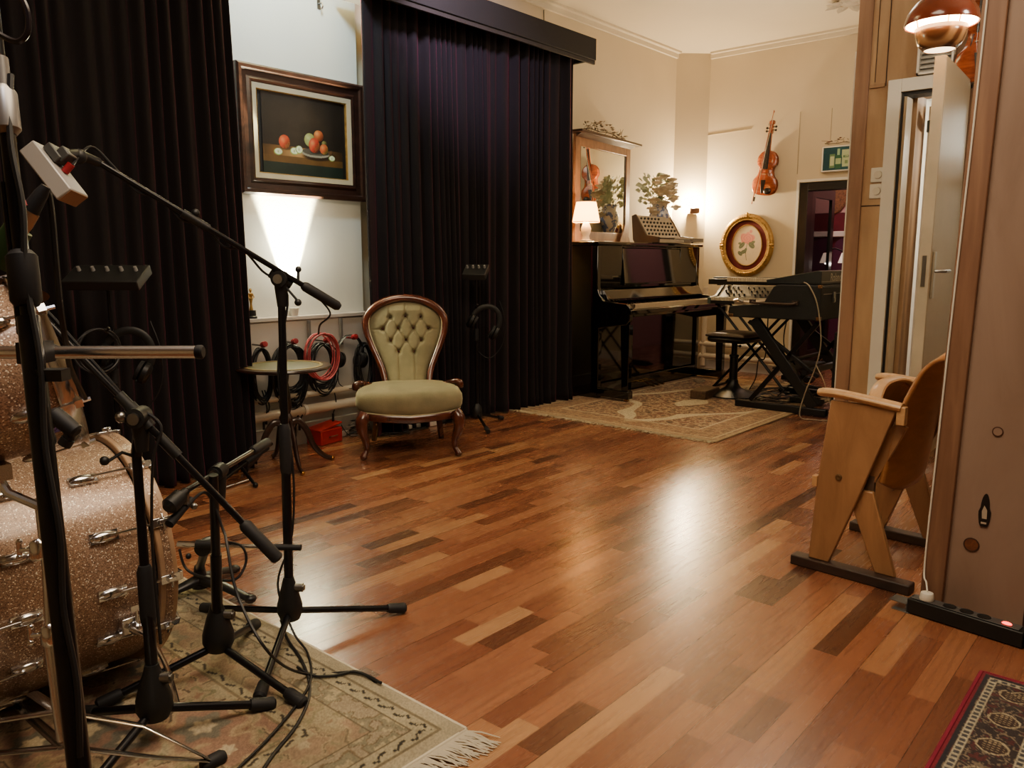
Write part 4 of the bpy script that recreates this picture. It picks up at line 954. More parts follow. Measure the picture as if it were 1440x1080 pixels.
# ================================================================ OVAL FRAME
ov = thing('oval_picture', 'gilt oval frame with a burgundy mat and a pink rose print', 'picture', (XF - .004, wx(1051, 345, XF).y, wx(1051, 345, XF).z), rot=(0, 0, -PI / 2))
a_, b_ = .265, .295
def ellp(fx, fz, y, n=64): return [(fx * math.cos(2 * PI * k / n), y, fz * math.sin(2 * PI * k / n)) for k in range(n)]
m = MB(); m.loop(ellp(a_, b_, -.022), .030, 10, (1, .7)); m.loop(ellp(a_ - .028, b_ - .028, -.03), .008, 8); m.loop(ellp(a_ + .027, b_ + .027, -.014), .008, 8)
for k in range(64):
    an = 2 * PI * k / 64; s_ = 1 + .6 * (abs(math.sin(an * 2)) < .18)
    m.ball((a_ * math.cos(an), -.042, b_ * math.sin(an)), .0085 * s_, 6)
for cx, cz in ((0, b_ + .025), (0, -b_ - .015), (a_ + .02, 0), (-a_ - .02, 0)):
    for dx, dz, r in ((0, 0, .02), (-.025, -.004, .014), (.025, -.004, .014), (0, .012, .012)):
        if abs(cx) > .1: dx, dz = dz, dx
        m.ball((cx + dx, -.034, cz + dz), r, 8, (1, .6, 1))
m.build('frame', gold, ov)
m = MB(); m.lathe([(0, .006), (1, .006), (1, 0), (0, 0)], (0, 0, 0), (0, -1, 0), 64, False)
for v in m.bm.verts: v.co.x *= a_ - .01; v.co.z *= b_ - .01
m.build('mat_board', M('burgundy_mat', '5c120f', .75, 0, .08), ov)
def rosep(X, Y):
    x = X / .33; y = Y / .42; C = np.zeros(X.shape + (3,)) + hexc('c2ad8a'); C = C * (.95 + .08 * noise2(X + 1, Y + 1, 30, 2))[..., None]
    th = np.arctan2(y - .17, x); r = np.hypot((x - 0) / .25, (y - .17) / .15)
    edge = 1 + .12 * np.sin(5 * th + 1); C = mixc(C, hexc('c07a68'), np.clip((edge - r) * 10, 0, 1)); C = mixc(C, hexc('a85a50'), (np.sin(r * 18 + th * 2) > .6) * (r < .85) * .55)
    C = mixc(C, hexc('b87468'), np.clip((1 - np.hypot((x - .12) / .05, (y - .34) / .045)) * 10, 0, 1)); 
    st = np.abs(x - .03 * np.sin(y * 9)) < .009; C = mixc(C, hexc('5a5a3a'), st * (y < .06) * (y > -.38))
    for cx, cy, rx, ry, an in ((-.17, .0, .12, .06, .6), (.16, -.0, .12, .07, -.5), (.2, .07, .08, .04, .3), (-.1, -.16, .1, .05, .2), (-.22, -.2, .09, .05, -.5), (-.04, -.12, .07, .04, 1), (-.24, .05, .06, .03, 0)):
        xr = (x - cx) * math.cos(an) + (y - cy) * math.sin(an); yr = -(x - cx) * math.sin(an) + (y - cy) * math.cos(an); e = (xr / rx) ** 2 + (yr / ry) ** 2
        C = mixc(C, hexc('4e553c'), np.clip((1 - e) * 6, 0, 1)); C = mixc(C, hexc('7c7a58'), (np.abs(yr) < .006) * (e < .9) * .7)
    return C
rp = painted('rose_print', VCOL('print', .6), .33, .42, 100, 120, rosep, ov); rp.rotation_euler = (PI / 2, 0, 0); rp.location = (0, -.0095, 0)
# clip the print to an oval by removing faces outside
bm_ = bmesh.new(); bm_.from_mesh(rp.data); dv = [v for v in bm_.verts if (v.co.x / .165) ** 2 + (v.co.y / .21) ** 2 > 1]; bmesh.ops.delete(bm_, geom=dv, context='VERTS'); bm_.to_mesh(rp.data); bm_.free()
m = MB(); m.loop(ellp(.166, .211, -.011), .006, 6); m.build('mat_bevel', gold, ov)

# ================================================================ SIGN over the doorway
s1 = wx(1160, 207, XF); 
sg = thing('bottle_sign', 'teal advertising sign with green and cream bottles above the black doorway', 'sign', (XF - .004, 2.785, 2.165), rot=(0, 0, -PI / 2))
m = MB(); m.b2((-.20, -.05, -.12), (.20, 0, .12)); m.build('sign_box', white_paint, sg, bevel=.004)
def signp(X, Y):
    x = X / .37; y = Y / .215; C = np.zeros(X.shape + (3,)) + hexc('0f3c46')
    C = mixc(C, hexc('15505a'), (noise2(X + 2, Y + 2, 20, 3) > .55) * .5)
    def rect(x0, x1, y0, y1, c, w=1):
        nonlocal C; C = mixc(C, hexc(c), (x > x0) * (x < x1) * (y > y0) * (y < y1) * w)
    rect(-.33, -.19, -.4, .2, '5f7a55'); rect(-.31, -.21, -.3, .1, 'b0b890'); rect(-.17, -.04, -.45, .15, '2c5a3c'); rect(-.135, -.075, .15, .42, '8fae86'); rect(-.17, -.04, -.25, .0, '9fae80')
    w = .10 + .03 * (y + .4); C = mixc(C, hexc('a9b488'), (np.abs(x - .1) < w) * (y > -.38) * (y < .36)); rect(.02, .18, .02, .12, '4a6a48'); rect(.06, .14, -.25, -.1, '6a8058')
    C = mixc(C, hexc('5a8a86'), (np.abs(np.hypot(x - .27, y * .6) - .09) < .02) * .6)
    for i in range(5): rect(.06 + i * .018, .069 + i * .018, .045, .095, 'c8d0a8')
    return C
sp_ = painted('sign_face', VCOL('sign_print', .35), .37, .215, 110, 70, signp, sg); sp_.rotation_euler = (PI / 2, 0, 0); sp_.location = (0, -.0515, 0)

# ================================================================ STOOL + FOOT BLOCK
q = wz(1030, 557); st = thing('piano_stool', 'black round-based piano stool with a padded leather seat beside the piano', 'stool', (q.x, q.y, .01), R(-4))
m = MB(); m.lathe([(.0, 0), (.235, 0), (.24, .012), (.19, .028), (.12, .045), (.07, .07), (.045, .11), (.04, .14), (0, .14)], (0, 0, 0), (0, 0, 1), 36); m.build('base', black_metal, st)
m = MB(); m.lathe([(.036, .141), (.036, .34), (.042, .345), (.042, .36), (.025, .365), (.025, .475)], (0, 0, 0), (0, 0, 1), 20); m.build('column', black_metal, st)
m = MB(); m.box((0, 0, .505), (.36, .36, .06)); m.build('seat_box', M('stool_box', '100e0d', .4), st, bevel=.03)
m = MB(); m.grid(lambda u, v: ((2 * u - 1) * .19, (2 * v - 1) * .19, .536 + .035 * (1 - abs(2 * u - 1) ** 4) ** .5 * (1 - abs(2 * v - 1) ** 4) ** .5), 21, 21); m.box((0, 0, .535), (.375, .375, .02)); m.build('cushion', M('leather_black', '2a211a', .33, 0, .1, 8, .1, 150), st, bevel=.008)
m = MB(); m.tube([(.02, 0, .44), (.09, 0, .43)], .006, 8); m.ball((.095, 0, .43), .013, 8); m.build('height_lever', black_plastic, st)
q = wz(994, 560); fbk = thing('wooden_foot_block', 'low wooden block on the rug beside the stool base', 'block', (q.x, q.y + .02, .011), R(5))
m = MB(); m.b2((-.16, -.07, 0), (.16, .07, .07)); m.build('body', WOOD('block_wood', '3c2c1c', '6a5238', .6), fbk, bevel=.005)
m = MB(); m.b2((-.155, -.065, .0705), (.155, .065, .074)); m.build('top_board', WOOD('block_top', '5a4630', '7a6242', .5), fbk)

# ================================================================ KEYBOARD RIG
KX, KY0, KY1, KZ = 6.0, 2.17, 2.88, .745
ks = thing('keyboard_stand', 'heavy black crossed-leg keyboard stand under the vintage keyboard case', 'stand', (KX, KY0, .01))
for x in (.10, 1.0):
    nm_ = 'leg_frame'
    m = MB()
    def bar(y0, z0, y1, z1, w=.075, d=.045):
        dy, dz = y1 - y0, z1 - z0; L = math.hypot(dy, dz); a = math.atan2(dz, dy)
        m.box((x, (y0 + y1) / 2, (z0 + z1) / 2), (d, L, w), Matrix.Rotation(a, 3, 'X'))
    bar(.04, .06, .56, .72, .085); bar(.18, .30, .04, .70, .05) if False else None
    bar(.60, .70, .02, .30, .03, .03)
    m.build('brace', black_metal, ks, bevel=.005)
    m = MB(); m.b2((x - .03, -.06, 0), (x + .03, .68, .055)); m.build('foot_bar', black_metal, ks, bevel=.006)
    m = MB(); bar(.56, .06, .05, .71, .035, .03); m.build('cross_brace', black_tube, ks, bevel=.004)
m = MB(); m.cyl((.1, .3, .39), (1.0, .3, .39), .018); m.b2((.12, .12, .30), (.98, .16, .34)); m.build('spreader', black_metal, ks)
m = MB(); m.b2((.13, .20, .325), (.75, .40, .34)); m.build('shelf', M('shelf_brown', '3a3026', .6), ks)
kc = thing('vintage_keyboard_case', 'large worn black keyboard case on the crossed stand with a synthesizer on top', 'keyboard', (KX, KY0, KZ))
prof_ = [(0, 0), (.71, .0), (.74, .035), (.73, .085), (.62, .10), (.45, .11), (.37, .25), (.33, .265), (.02, .265), (0, .25)]
m = MB(); m.prism(prof_, 0, 1.15, 'YZ'); m.build('body', tolex, kc, bevel=.008)
m = MB(); m.b2((-.004, -.004, .0), (.035, .03, .03)); m.b2((-.004, .69, .0), (.035, .735, .028)); m.b2((-.004, .0, .24), (.03, .03, .268)); m.build('corner_guard', M('worn_brass', '6a4a2a', .4, .7, .3, 30), kc, bevel=.006)
m = MB(); m.tube(spline([(-.004, .20, .13), (-.03, .22, .12), (-.03, .5, .12), (-.004, .52, .13)], 5), .010, 8); m.box((-.008, .19, .13), (.014, .05, .03)); m.box((-.008, .53, .13), (.014, .05, .03)); m.build('side_handle', M('handle_brown', '3c2c20', .5, .2), kc)
for y in (-.008,):
    for x in (.25, .8):
        m = MB(); m.box((x, y, .17), (.04, .014, .08)); m.box((x, y - .008, .15), (.025, .008, .03)); m.build('latch', steel, kc, bevel=.002)
m = MB(); m.b2((.04, -.003, .195), (1.1, -.0005, .20)); m.build('lid_seam', steel, kc)
m = MB()
for k in range(40): m.b2((.06 + k * .0265, .56, .10), (.06 + k * .0265 + .0245, .715, .118))
m.build('keys', M('ivory2', '8f7c60', .4), kc)
m = MB(); m.tube([(-.02, .60, .125), (-.03, .64, .14), (-.02, .68, .13)], .012, 8); m.build('lever', M('silverish', '8f8a80', .3, .7), kc)
r1 = thing('synthesizer', 'black synthesizer with white lettering lying on top of the keyboard case', 'keyboard', (KX + .04, KY0 + .02, KZ + .268), R(0))
m = MB(); m.prism([(0, 0), (.42, 0), (.43, .03), (.03, .105), (0, .10)], 0, 1.05, 'YZ'); m.build('body', M('synth_black', '14120f', .4, 0, .1), r1, bevel=.005)
m = MB(); m.b2((.005, -.001, .02), (1.04, -.0002, .024)); m.build('seam', steel, r1)
text('lettering', 'Roland', .085, M('letter_white', '9c9688', .5), r1, (.30, -.003, .025), (PI / 2, 0, 0), .0005, 'CENTER')
m = MB()
for k in range(10): m.b2((.1 + k * .03, -.002, -.012), (.112 + k * .03, 0, -.004))
m.build('vent', steel, r1)
# small keyboards beyond the case
t2 = thing('small_keyboard', 'slim keyboard with white keys on the upper tier left of the keyboard case', 'keyboard', (6.82, 2.72, .975), R(2))
m = MB(); m.b2((0, 0, 0), (.24, .78, .05)); m.b2((.10, .0, .0505), (.24, .78, .065)); m.build('body', M('kb_body', '1a1512', .4, 0, .1), t2, bevel=.004)
m = MB()
for k in range(28): m.b2((-.012, .02 + k * .0205, .03), (.095, .02 + k * .0205 + .0185, .062))
m.build('keys', M('kb_keys', 'c0b49a', .4, 0, .03), t2)
t3 = thing('small_synthesizer', 'synthesizer with a green-grey cheek and knob panel on the lower tier beside the keyboard case', 'synthesizer', (6.80, 2.70, .80), R(2))
m = MB(); m.prism([(0, 0), (.34, 0), (.34, .15), (.30, .16), (.14, .06), (0, .05)], .0, .76, 'XZ'); m.build('body', M('kb3', '22211e', .4, 0, .1), t3, bevel=.004)
m = MB(); m.prism([(-.005, -.003), (.345, -.003), (.345, .155), (.30, .168), (.14, .068), (-.005, .058)], .7605, .79, 'XZ'); m.build('end_cheek', M('cheek_green', '4a564c', .4, 0, .1), t3, bevel=.003)
m = MB()
for k in range(30): m.b2((-.01, .02 + k * .0245, .03), (.12, .02 + k * .0245 + .0225, .058))
m.build('keys', MATS.setdefault('kk', M('kb_keys3', 'b0a68e', .4)), t3)
for i in range(3):
    for j in range(14):
        if (i * 14 + j) % 5 == 3: continue
        f = .2 + .3 * i; x = .14 + .16 * f; z = .06 + .10 * f
        m = MB(); m.lathe([(.008, 0), (.007, .01), (0, .01)], (x, .06 + j * .05, z), (-.53, 0, .85), 8, False); m.build('knob', steel if j % 4 == 0 else black_plastic, t3)
s3 = thing('keyboard_stand', 'thin crossed two-tier stand holding the small keyboards behind the stool', 'stand', (6.95, 2.72, .01))
for x in (-.08, .16):
    m = MB(); m.cyl((x, .02, .01), (x, .72, .785), .013, seg=8); m.cyl((x, .72, .01), (x, .02, .785), .013, seg=8); m.build('cross_leg', black_tube, s3)
for y in (.02, .72):
    m = MB(); m.cyl((-.09, y, .012), (.17, y, .012), .012); m.build('foot', black_tube, s3)
m = MB(); m.cyl((.2, .03, .77), (.22, .03, .98), .008); m.cyl((.2, .72, .77), (.22, .72, .98), .008); m.b2((-.1, .01, .77), (.2, .03, .787)); m.b2((-.1, .71, .77), (.2, .73, .787)); m.b2((-.08, .01, .955), (.24, .03, .972)); m.b2((-.08, .71, .955), (.24, .73, .972)); m.build('tier_arms', black_tube, s3)
# amplifier / black cabinet
am = thing('amplifier', 'black amplifier cabinet on the floor between keyboard case and plywood wall', 'amplifier', (6.12, 1.865, 0), 0)
m = MB(); m.b2((0, 0, .02), (.6, .235, .66)); m.build('cabinet', tolex, am, bevel=.012)
m = MB(); m.b2((-.012, .02, .05), (-.001, .215, .52)); m.build('grille', M('grille_cloth', '1c1a18', .9, 0, .3, 150, .3, 200), am)
m = MB(); m.b2((-.010, .02, .54), (-.001, .215, .63)); pc = m.build('control_panel', M('panel_dark', '26231f', .4), am)
for k in range(6):
    m = MB(); m.lathe([(.012, 0), (.01, .014), (0, .014)], (-.011, .04 + k * .03, .585), (-1, 0, 0), 12, False); m.build('knob', steel, pc)
m = MB()
for x in (.04, .56):
    for y in (.04, .195): m.lathe([(.02, 0), (.02, .02)], (x, y, 0), (0, 0, 1), 12)
m.build('feet', dark_rubber, am)
# effect pedals under the stand
for i, (px_, py_, w, d, rz, lab) in enumerate(((1108, 540, .30, .13, 4, 'flat black pedal on the rug, furthest under the crossed stand'), (1120, 556, .30, .13, -6, 'flat black pedal on the rug, middle one under the crossed stand'), (1118, 574, .26, .12, 8, 'flat black pedal on the rug, nearest under the crossed stand'))):
    q = wz(px_, py_); p = thing('effect_pedal', lab, 'pedal', (q.x + .25, q.y, .01), R(90 + rz))
    m = MB(); m.prism([(-d / 2, 0), (d / 2, 0), (d / 2, .05), (-d / 2, .03)], -w / 2, w / 2, 'YZ'); m.build('housing', black_plastic, p, bevel=.004)
    m = MB(); m.box((0, -.01, .045), (w * .75, d * .8, .012), Matrix.Rotation(.13, 3, 'X')); m.build('treadle', dark_rubber, p, bevel=.002)
# hanging white cable
def cableo(name, label, P, r, mt, n=8):
    P = [Vector(p) for p in P]; o = thing(name, label, 'cable', tuple(P[0])); mm = MB(); mm.tube(spline(P, n), r, 7); mm.build('wire', mt, o, world=True); return o
wc = M('cable_pale', '8f8470', .5)
cableo('pale_cable', 'pale cable hanging down the end of the keyboard case to the floor', [(5.99, 2.30, 1.03), (5.95, 2.24, 1.0), (5.94, 2.17, .86), (5.94, 2.13, .60), (5.94, 2.16, .40), (5.92, 2.22, .2), (5.90, 2.24, .03), (5.93, 2.15, .008), (6.0, 2.0, .006)], .005, wc)
cableo('pale_cable', 'second pale cable branching towards the amplifier near the plywood wall', [(5.93, 2.15, .42), (5.92, 2.08, .30), (5.93, 2.02, .12), (5.98, 1.93, .01), (6.05, 1.85, .006)], .0045, wc)
t = tangle('cable_tangle', 'dark cables strewn across the floor beneath the keyboard stands', 6.75, 2.75, .7, .35, 9, cable_black, .004, .05)
tangle('pale_cable_tangle', 'pale cables strewn on the floor behind the stool', 7.1, 2.95, .5, .3, 5, wc, .004, .04)
cableo('instrument_cable', 'black cable sagging from the keyboard case to the rug behind the stool', [(6.3, 2.7, .76), (6.4, 2.75, .4), (6.5, 2.85, .35), (6.8, 3.0, .15), (6.9, 3.1, .02)], .005, cable_black)
cableo('instrument_cable', 'black cable looping between crossed stand and floor', [(6.2, 2.5, .745), (6.3, 2.55, .5), (6.45, 2.45, .25), (6.6, 2.6, .15), (6.7, 2.75, .02)], .005, cable_black)
# small clutter on the rug by piano leg
q = wz(983, 540); cl = thing('cable_reel', 'small cable bundle on the rug beside the piano leg', 'cables', (q.x, q.y, .015))
m = MB(); m.tube(spline([(.06 * math.cos(a * .9), .05 * math.sin(a * .9), .01 + .03 * (a % 3) / 3) for a in range(24)], 3), .004, 5); m.build('bundle', wc, cl)

# ================================================================ RUGS
def rug_base(name, label, x0, x1, y0, y1, res, fn, th, bump=.3, rz=0):
    cx, cy = (x0 + x1) / 2, (y0 + y1) / 2; w, h = x1 - x0, y1 - y0
    t = thing(name, label, 'rug', (cx, cy, 0), rz)
    o = painted('pile', VCOL(name + '_pile', .95, bump, 350, .15), w, h, int(w / res), int(h / res), fn, t); o.location = (0, 0, th)
    m = MB(); m.b2((-w / 2, -h / 2, .0005), (w / 2, h / 2, th - .001)); m.build('backing', M(name + '_back', '8f8066', .9), t)
    return t, w, h
def fringe(t, mt, a, b, outd, n, L, r, seedv, curl=.3):
    rg = random.Random(seedv); a, b, outd = Vector(a), Vector(b), Vector(outd).normalized(); sd = (b - a).normalized(); m = MB()
    for k in range(n):
        p = a + (b - a) * ((k + rg.random()) / n); l = L * rg.uniform(.7, 1.15); s1_ = rg.uniform(-curl, curl)
        m.tube([p + Vector((0, 0, .006)), p + outd * l * .5 + sd * l * s1_ * .4 + Vector((0, 0, rg.uniform(.004, .012))), p + outd * l + sd * l * s1_ + Vector((0, 0, rg.uniform(.002, .007)))], [r, r * 1.1, r * .6], 4)
    o = m.build('fringe', mt, t); return o
def petal_field(X, Y, cell, seedv, thr=.5):
    """scattered flower rosettes; returns (ring distance, angle, id)"""
    rg = np.random.RandomState(seedv); gx, gy = np.floor(X / cell), np.floor(Y / cell); best = np.full(X.shape, 9.); ang = np.zeros(X.shape); idd = np.zeros(X.shape)
    T = rg.rand(64, 64, 3)
    for dx in (-1, 0, 1):
        for dy in (-1, 0, 1):
            i = (gx + dx).astype(int); j = (gy + dy).astype(int); tt = T[i % 64, j % 64]
            cx = (i + .2 + .6 * tt[..., 0]) * cell; cy = (j + .2 + .6 * tt[..., 1]) * cell; rr = np.hypot(X - cx, Y - cy) / (cell * (.3 + .35 * tt[..., 2])); th = np.arctan2(Y - cy, X - cx)
            mk = rr < best; best = np.where(mk, rr, best); ang = np.where(mk, th, ang); idd = np.where(mk, tt[..., 2], idd)
    return best, ang, idd
# rug under the drum kit
R1 = (-.35, 1.345, 1.325, 3.02)
def rug1(X, Y):
    w, h = R1[1] - R1[0], R1[3] - R1[2]; dx = w / 2 - np.abs(X); dy = h / 2 - np.abs(Y); d = np.minimum(dx, dy); al = np.where(dx < dy, Y, X)
    C = np.zeros(X.shape + (3,)) + hexc('8f7f60'); nn_ = noise2(X + 5, Y + 5, 9, 2); C = mixc(C, hexc('84684f'), (nn_ > .5) * .5); C = mixc(C, hexc('9c9070'), (nn_ < .36) * .8)
    b, a, i_ = petal_field(X + 7, Y + 7, .17, 8); pr_ = b * (1 + .18 * np.sin(a * 6 + i_ * 9))
    C = mixc(C, hexc('a08a68'), np.clip((1.15 - pr_) * 8, 0, 1) * .9); C = mixc(C, hexc('846250'), np.clip((.95 - pr_) * 9, 0, 1) * .75); C = mixc(C, hexc('6c6656'), np.clip((.62 - pr_) * 12, 0, 1) * (i_ > .35)); C = mixc(C, hexc('b7a684'), np.clip((.33 - pr_) * 14, 0, 1)); C = mixc(C, hexc('3e3020'), (np.abs(pr_ - 1.08) < .045) * (noise2(X + 8, Y + 2, 30, 8) > .52) * .75)
    b2_, a2, i2 = petal_field(X + 3, Y + 9, .075, 18); p2 = b2_ * (1 + .3 * np.sin(a2 * 4)); C = mixc(C, hexc('6f6b4a'), (np.abs(p2 - .8) < .12) * (i2 > .45) * (pr_ > 1.2) * .8); C = mixc(C, hexc('7c5a44'), (p2 < .35) * (pr_ > 1.2) * .8)
    # borders
    def bandb(d0, d1, c, wt=1):
        nonlocal C; C = mixc(C, hexc(c), (d > d0) * (d < d1) * wt)
    bandb(.30, .31, '6a5c40', .8); bandb(.0, .30, '8d8062', .45); bandb(.27, .30, '9a8d6c'); 
    wv = .018 * np.sin(al * 62); m_ = (np.abs(d - .285 - wv * .45) < .0045) * (np.sin(al * 124 + .8) > -.6); C = mixc(C, hexc('2c2418'), m_ * .9)
    bf, af, if_ = petal_field(al + 4, d * 0 + d + 2, .085, 5); bm1 = (d > .10) * (d < .17); pf = bf * (1 + .22 * np.sin(af * 5)); C = mixc(C, hexc('92846a'), bm1); C = mixc(C, hexc('7a735c'), bm1 * (pf < .95) * .9); C = mixc(C, hexc('a09270'), bm1 * (pf < .5)); C = mixc(C, hexc('6a5a40'), bm1 * (np.abs(pf - 1) < .07))
    bandb(.17, .175, '5c4f38'); bandb(.095, .10, '5c4f38'); bandb(.05, .095, '9d9274')
    wv = np.abs(((al / .075) % 1) - .5) * 2; ph1 = al * 2 * PI / .062; z1 = .071 + .0085 * np.sin(ph1) + .003 * np.sin(3 * ph1 + 1); mk = ((np.abs(d - z1) < .0042) * (np.sin(ph1 + 1.4) > -.82)) | (np.hypot((((al / .062) % 1) - .25) * .062, d - .079) < .0062); C = mixc(C, hexc('241f17'), mk * .95)
    bandb(.045, .05, '6c6048'); bandb(0, .045, 'a09478')
    C = C * (.82 + .3 * noise2(X * 1 + 1, Y + 1, 6, 21))[..., None] * (.9 + .2 * np.random.RandomState(1).rand(*X.shape))[..., None]
    return C * .95, .002 * noise2(X, Y, 8, 3)
rg1, w, h = rug_base('floral_rug', 'faded beige floral rug with white fringe under the drum kit', *R1, .0045, rug1, .010, .35, R(0))
fm = M('fringe_white', 'c9bfa8', .9, 0, .1)
fringe(rg1, fm, (-w / 2, -h / 2, 0), (w / 2, -h / 2, 0), (0.25, -1, 0), 640, .10, .0023, 3)
m = MB(); m.tube([(-w / 2, -h / 2, .006), (w / 2, -h / 2, .006)], .006, 6); m.tube([(w / 2, -h / 2, .006), (w / 2, h / 2, .006)], .007, 6); m.build('bound_edge', fm, rg1)
# rug by piano
R2 = (4.78, 7.5, 2.36, 4.12)
def rug2(X, Y):
    w, h = R2[1] - R2[0], R2[3] - R2[2]; d = np.minimum(w / 2 - np.abs(X), h / 2 - np.abs(Y))
    C = np.zeros(X.shape + (3,)) + hexc('7c5438'); b, a, i_ = petal_field(X + 7, Y + 7, .11, 3); p_ = b * (1 + .25 * np.sin(a * 5 + i_ * 8))
    C = mixc(C, hexc('b39a70'), (np.abs(p_ - .75) < .16) * .9); C = mixc(C, hexc('4a3826'), (p_ < .35) * .8); n = noise2(X + 4, Y + 4, 26, 5, 2); C = mixc(C, hexc('a78c64'), (np.abs(n - .5) < .05)); C = mixc(C, hexc('54402a'), (n < .33) * .6)
    # pale cartouche meander
    rr = np.abs((X + .1) / 1.05) ** 1.0 + np.abs((Y + .05) / .62); wb = .07 * np.sin(X * 9 + 1) + .06 * np.sin(Y * 14 + X * 5) + .05 * noise2(X, Y, 10, 9)
    C = mixc(C, hexc('c2b38c'), (np.abs(rr + wb - 1.0) < .10)); C = mixc(C, hexc('8a6a48'), (np.abs(rr + wb - 1.0) < .10) * (np.abs(np.abs(rr + wb - 1.0) - .1) < .018)); C = mixc(C, hexc('c0b08a'), (rr + wb < .22))
    C = mixc(C, hexc('8f7048'), (d < .26) * .5); C = mixc(C, hexc('c0ae88'), (np.abs(d - .27) < .008)); C = mixc(C, hexc('b8a57c'), (np.abs(d - .06) < .008)); C = mixc(C, hexc('a08860'), (d < .03))
    return C * (.85 + .25 * np.random.RandomState(2).rand(*X.shape))[..., None], .002 * noise2(X, Y, 8, 3)
rg2, w, h = rug_base('oriental_rug', 'worn brown and cream oriental rug in front of the piano', *R2, .008, rug2, .009, .3)
fringe(rg2, M('fringe_cream', 'a89a7c', .9, 0, .2), (-w / 2, -h / 2, 0), (-w / 2, h / 2, 0), (-1, 0, 0), 330, .055, .0026, 5, .7)
# rug lower right
R3 = (1.3, 2.545, -.9, .385)
def rug3(X, Y):
    w, h = R3[1] - R3[0], R3[3] - R3[2]; dx = w / 2 - X; dx = np.minimum(dx, w / 2 + X); dy = h / 2 - np.abs(Y); d = np.minimum(dx, dy); al = np.where(dx < dy, Y, X)
    C = np.zeros(X.shape + (3,)) + hexc('4a1a1c'); n = noise2(X + 4, Y + 4, 45, 3, 2)
    C = mixc(C, hexc('8d8468'), np.abs(n - .5) < .035); C = mixc(C, hexc('20242e'), n < .3); C = mixc(C, hexc('9a9a58'), (noise2(X + 9, Y + 2, 26, 11) > .70))
    C = mixc(C, hexc('2c2226'), (d < .165)); n3 = noise2(X + 1, Y + 7, 60, 6, 2); C = mixc(C, hexc('6f6252'), (d < .165) * (np.abs(n3 - .5) < .05)); C = mixc(C, hexc('4c2024'), (d < .165) * (n3 > .68))
    u = ((al / .15) % 1 - .5) * 1.43; v = (d - .095) / .105; rr = np.maximum(np.hypot(u, v), (np.abs(u) + np.abs(v)) * .75); md = (d > .045) * (d < .145)
    C = mixc(C, hexc('9b8f74'), md * (rr < .36)); C = mixc(C, hexc('33211f'), md * (rr < .31)); C = mixc(C, hexc('8a7c62'), md * (rr < .27) * ((np.sin(u * 62) > .1) * (np.sin(v * 62) > .1)))
    for c_ in (.032, .158):
        bnd = np.abs(d - c_) < .011; C = mixc(C, hexc('a39a82'), bnd); ch_ = (np.abs(((al / .022) % 1) - .5) < .30) * (np.abs(d - c_) < .0065); C = mixc(C, hexc('33343c'), ch_ * .9)
    C = mixc(C, hexc('1c1e28'), d < .018); C = mixc(C, hexc('6e1226'), d < .010)
    return C * (.85 + .3 * np.random.RandomState(3).rand(*X.shape))[..., None]
rg3, w, h = rug_base('persian_rug', 'dark red and navy persian rug with an octagon border at the lower right', *R3, .0034, rug3, .008, .3)
m = MB(); m.tube([(-w / 2, h / 2 + .004, .005), (w / 2, h / 2 + .004, .005)], .007, 6); m.tube([(w / 2 + .004, -h / 2, .005), (w / 2 + .004, h / 2, .005)], .005, 6); m.build('bound_edge', M('rug_red_edge', '7a1230', .9), rg3)

# ================================================================ DRUM KIT
KC = Vector((.965, 2.385, .36)); KR = .322
bd = thing('bass_drum', 'champagne sparkle bass drum lying on its side on the floral rug', 'drum', (KC.x, KC.y, .012))
def ring_prof(t, nm, mt, x0, x1, r0, r1, c=(0, 0, .348), ax=(1, 0, 0), bevel=.003):
    m = MB(); m.lathe([(r0, x0), (r1, x0), (r1, x1), (r0, x1), (r0, x0)], c, ax, 72, False); return m.build(nm, mt, t, bevel=bevel, ang=50)
ring_prof(bd, 'shell', champagne, -.44, -.052, KR - .012, KR)
fh = ring_prof(bd, 'front_hoop', hoop_wood, -.048, .0, KR - .002, KR + .016)
m = MB(); m.lathe([(KR + .0165, -.034), (KR + .0172, -.034), (KR + .0172, -.014), (KR + .0165, -.014)], (0, 0, .348), (1, 0, 0), 72, False); m.build('inlay', champagne, fh)
ring_prof(bd, 'rear_hoop', WOOD('hoop_red', '6a3a22', 'a06a42', .35, (3, 3, 3), coat=.4), -.49, -.444, KR - .002, KR + .016)
m = MB(); m.lathe([(0, 0), (KR - .004, 0)], (-.03, 0, .348), (1, 0, 0), 64, False); m.build('front_head', M('drum_head', 'c9c2b4', .5), bd)
m = MB(); m.lathe([(0, 0), (KR - .004, 0)], (-.465, 0, .348), (1, 0, 0), 64, False); m.build('rear_head', M('drum_head2', 'c9c2b4', .5), bd)
def pol(a, r, x): return Vector((x, -r * math.cos(a), .348 + r * math.sin(a)))
lugang = [90, 54, 24, -2, -27, -62, -95, 130]
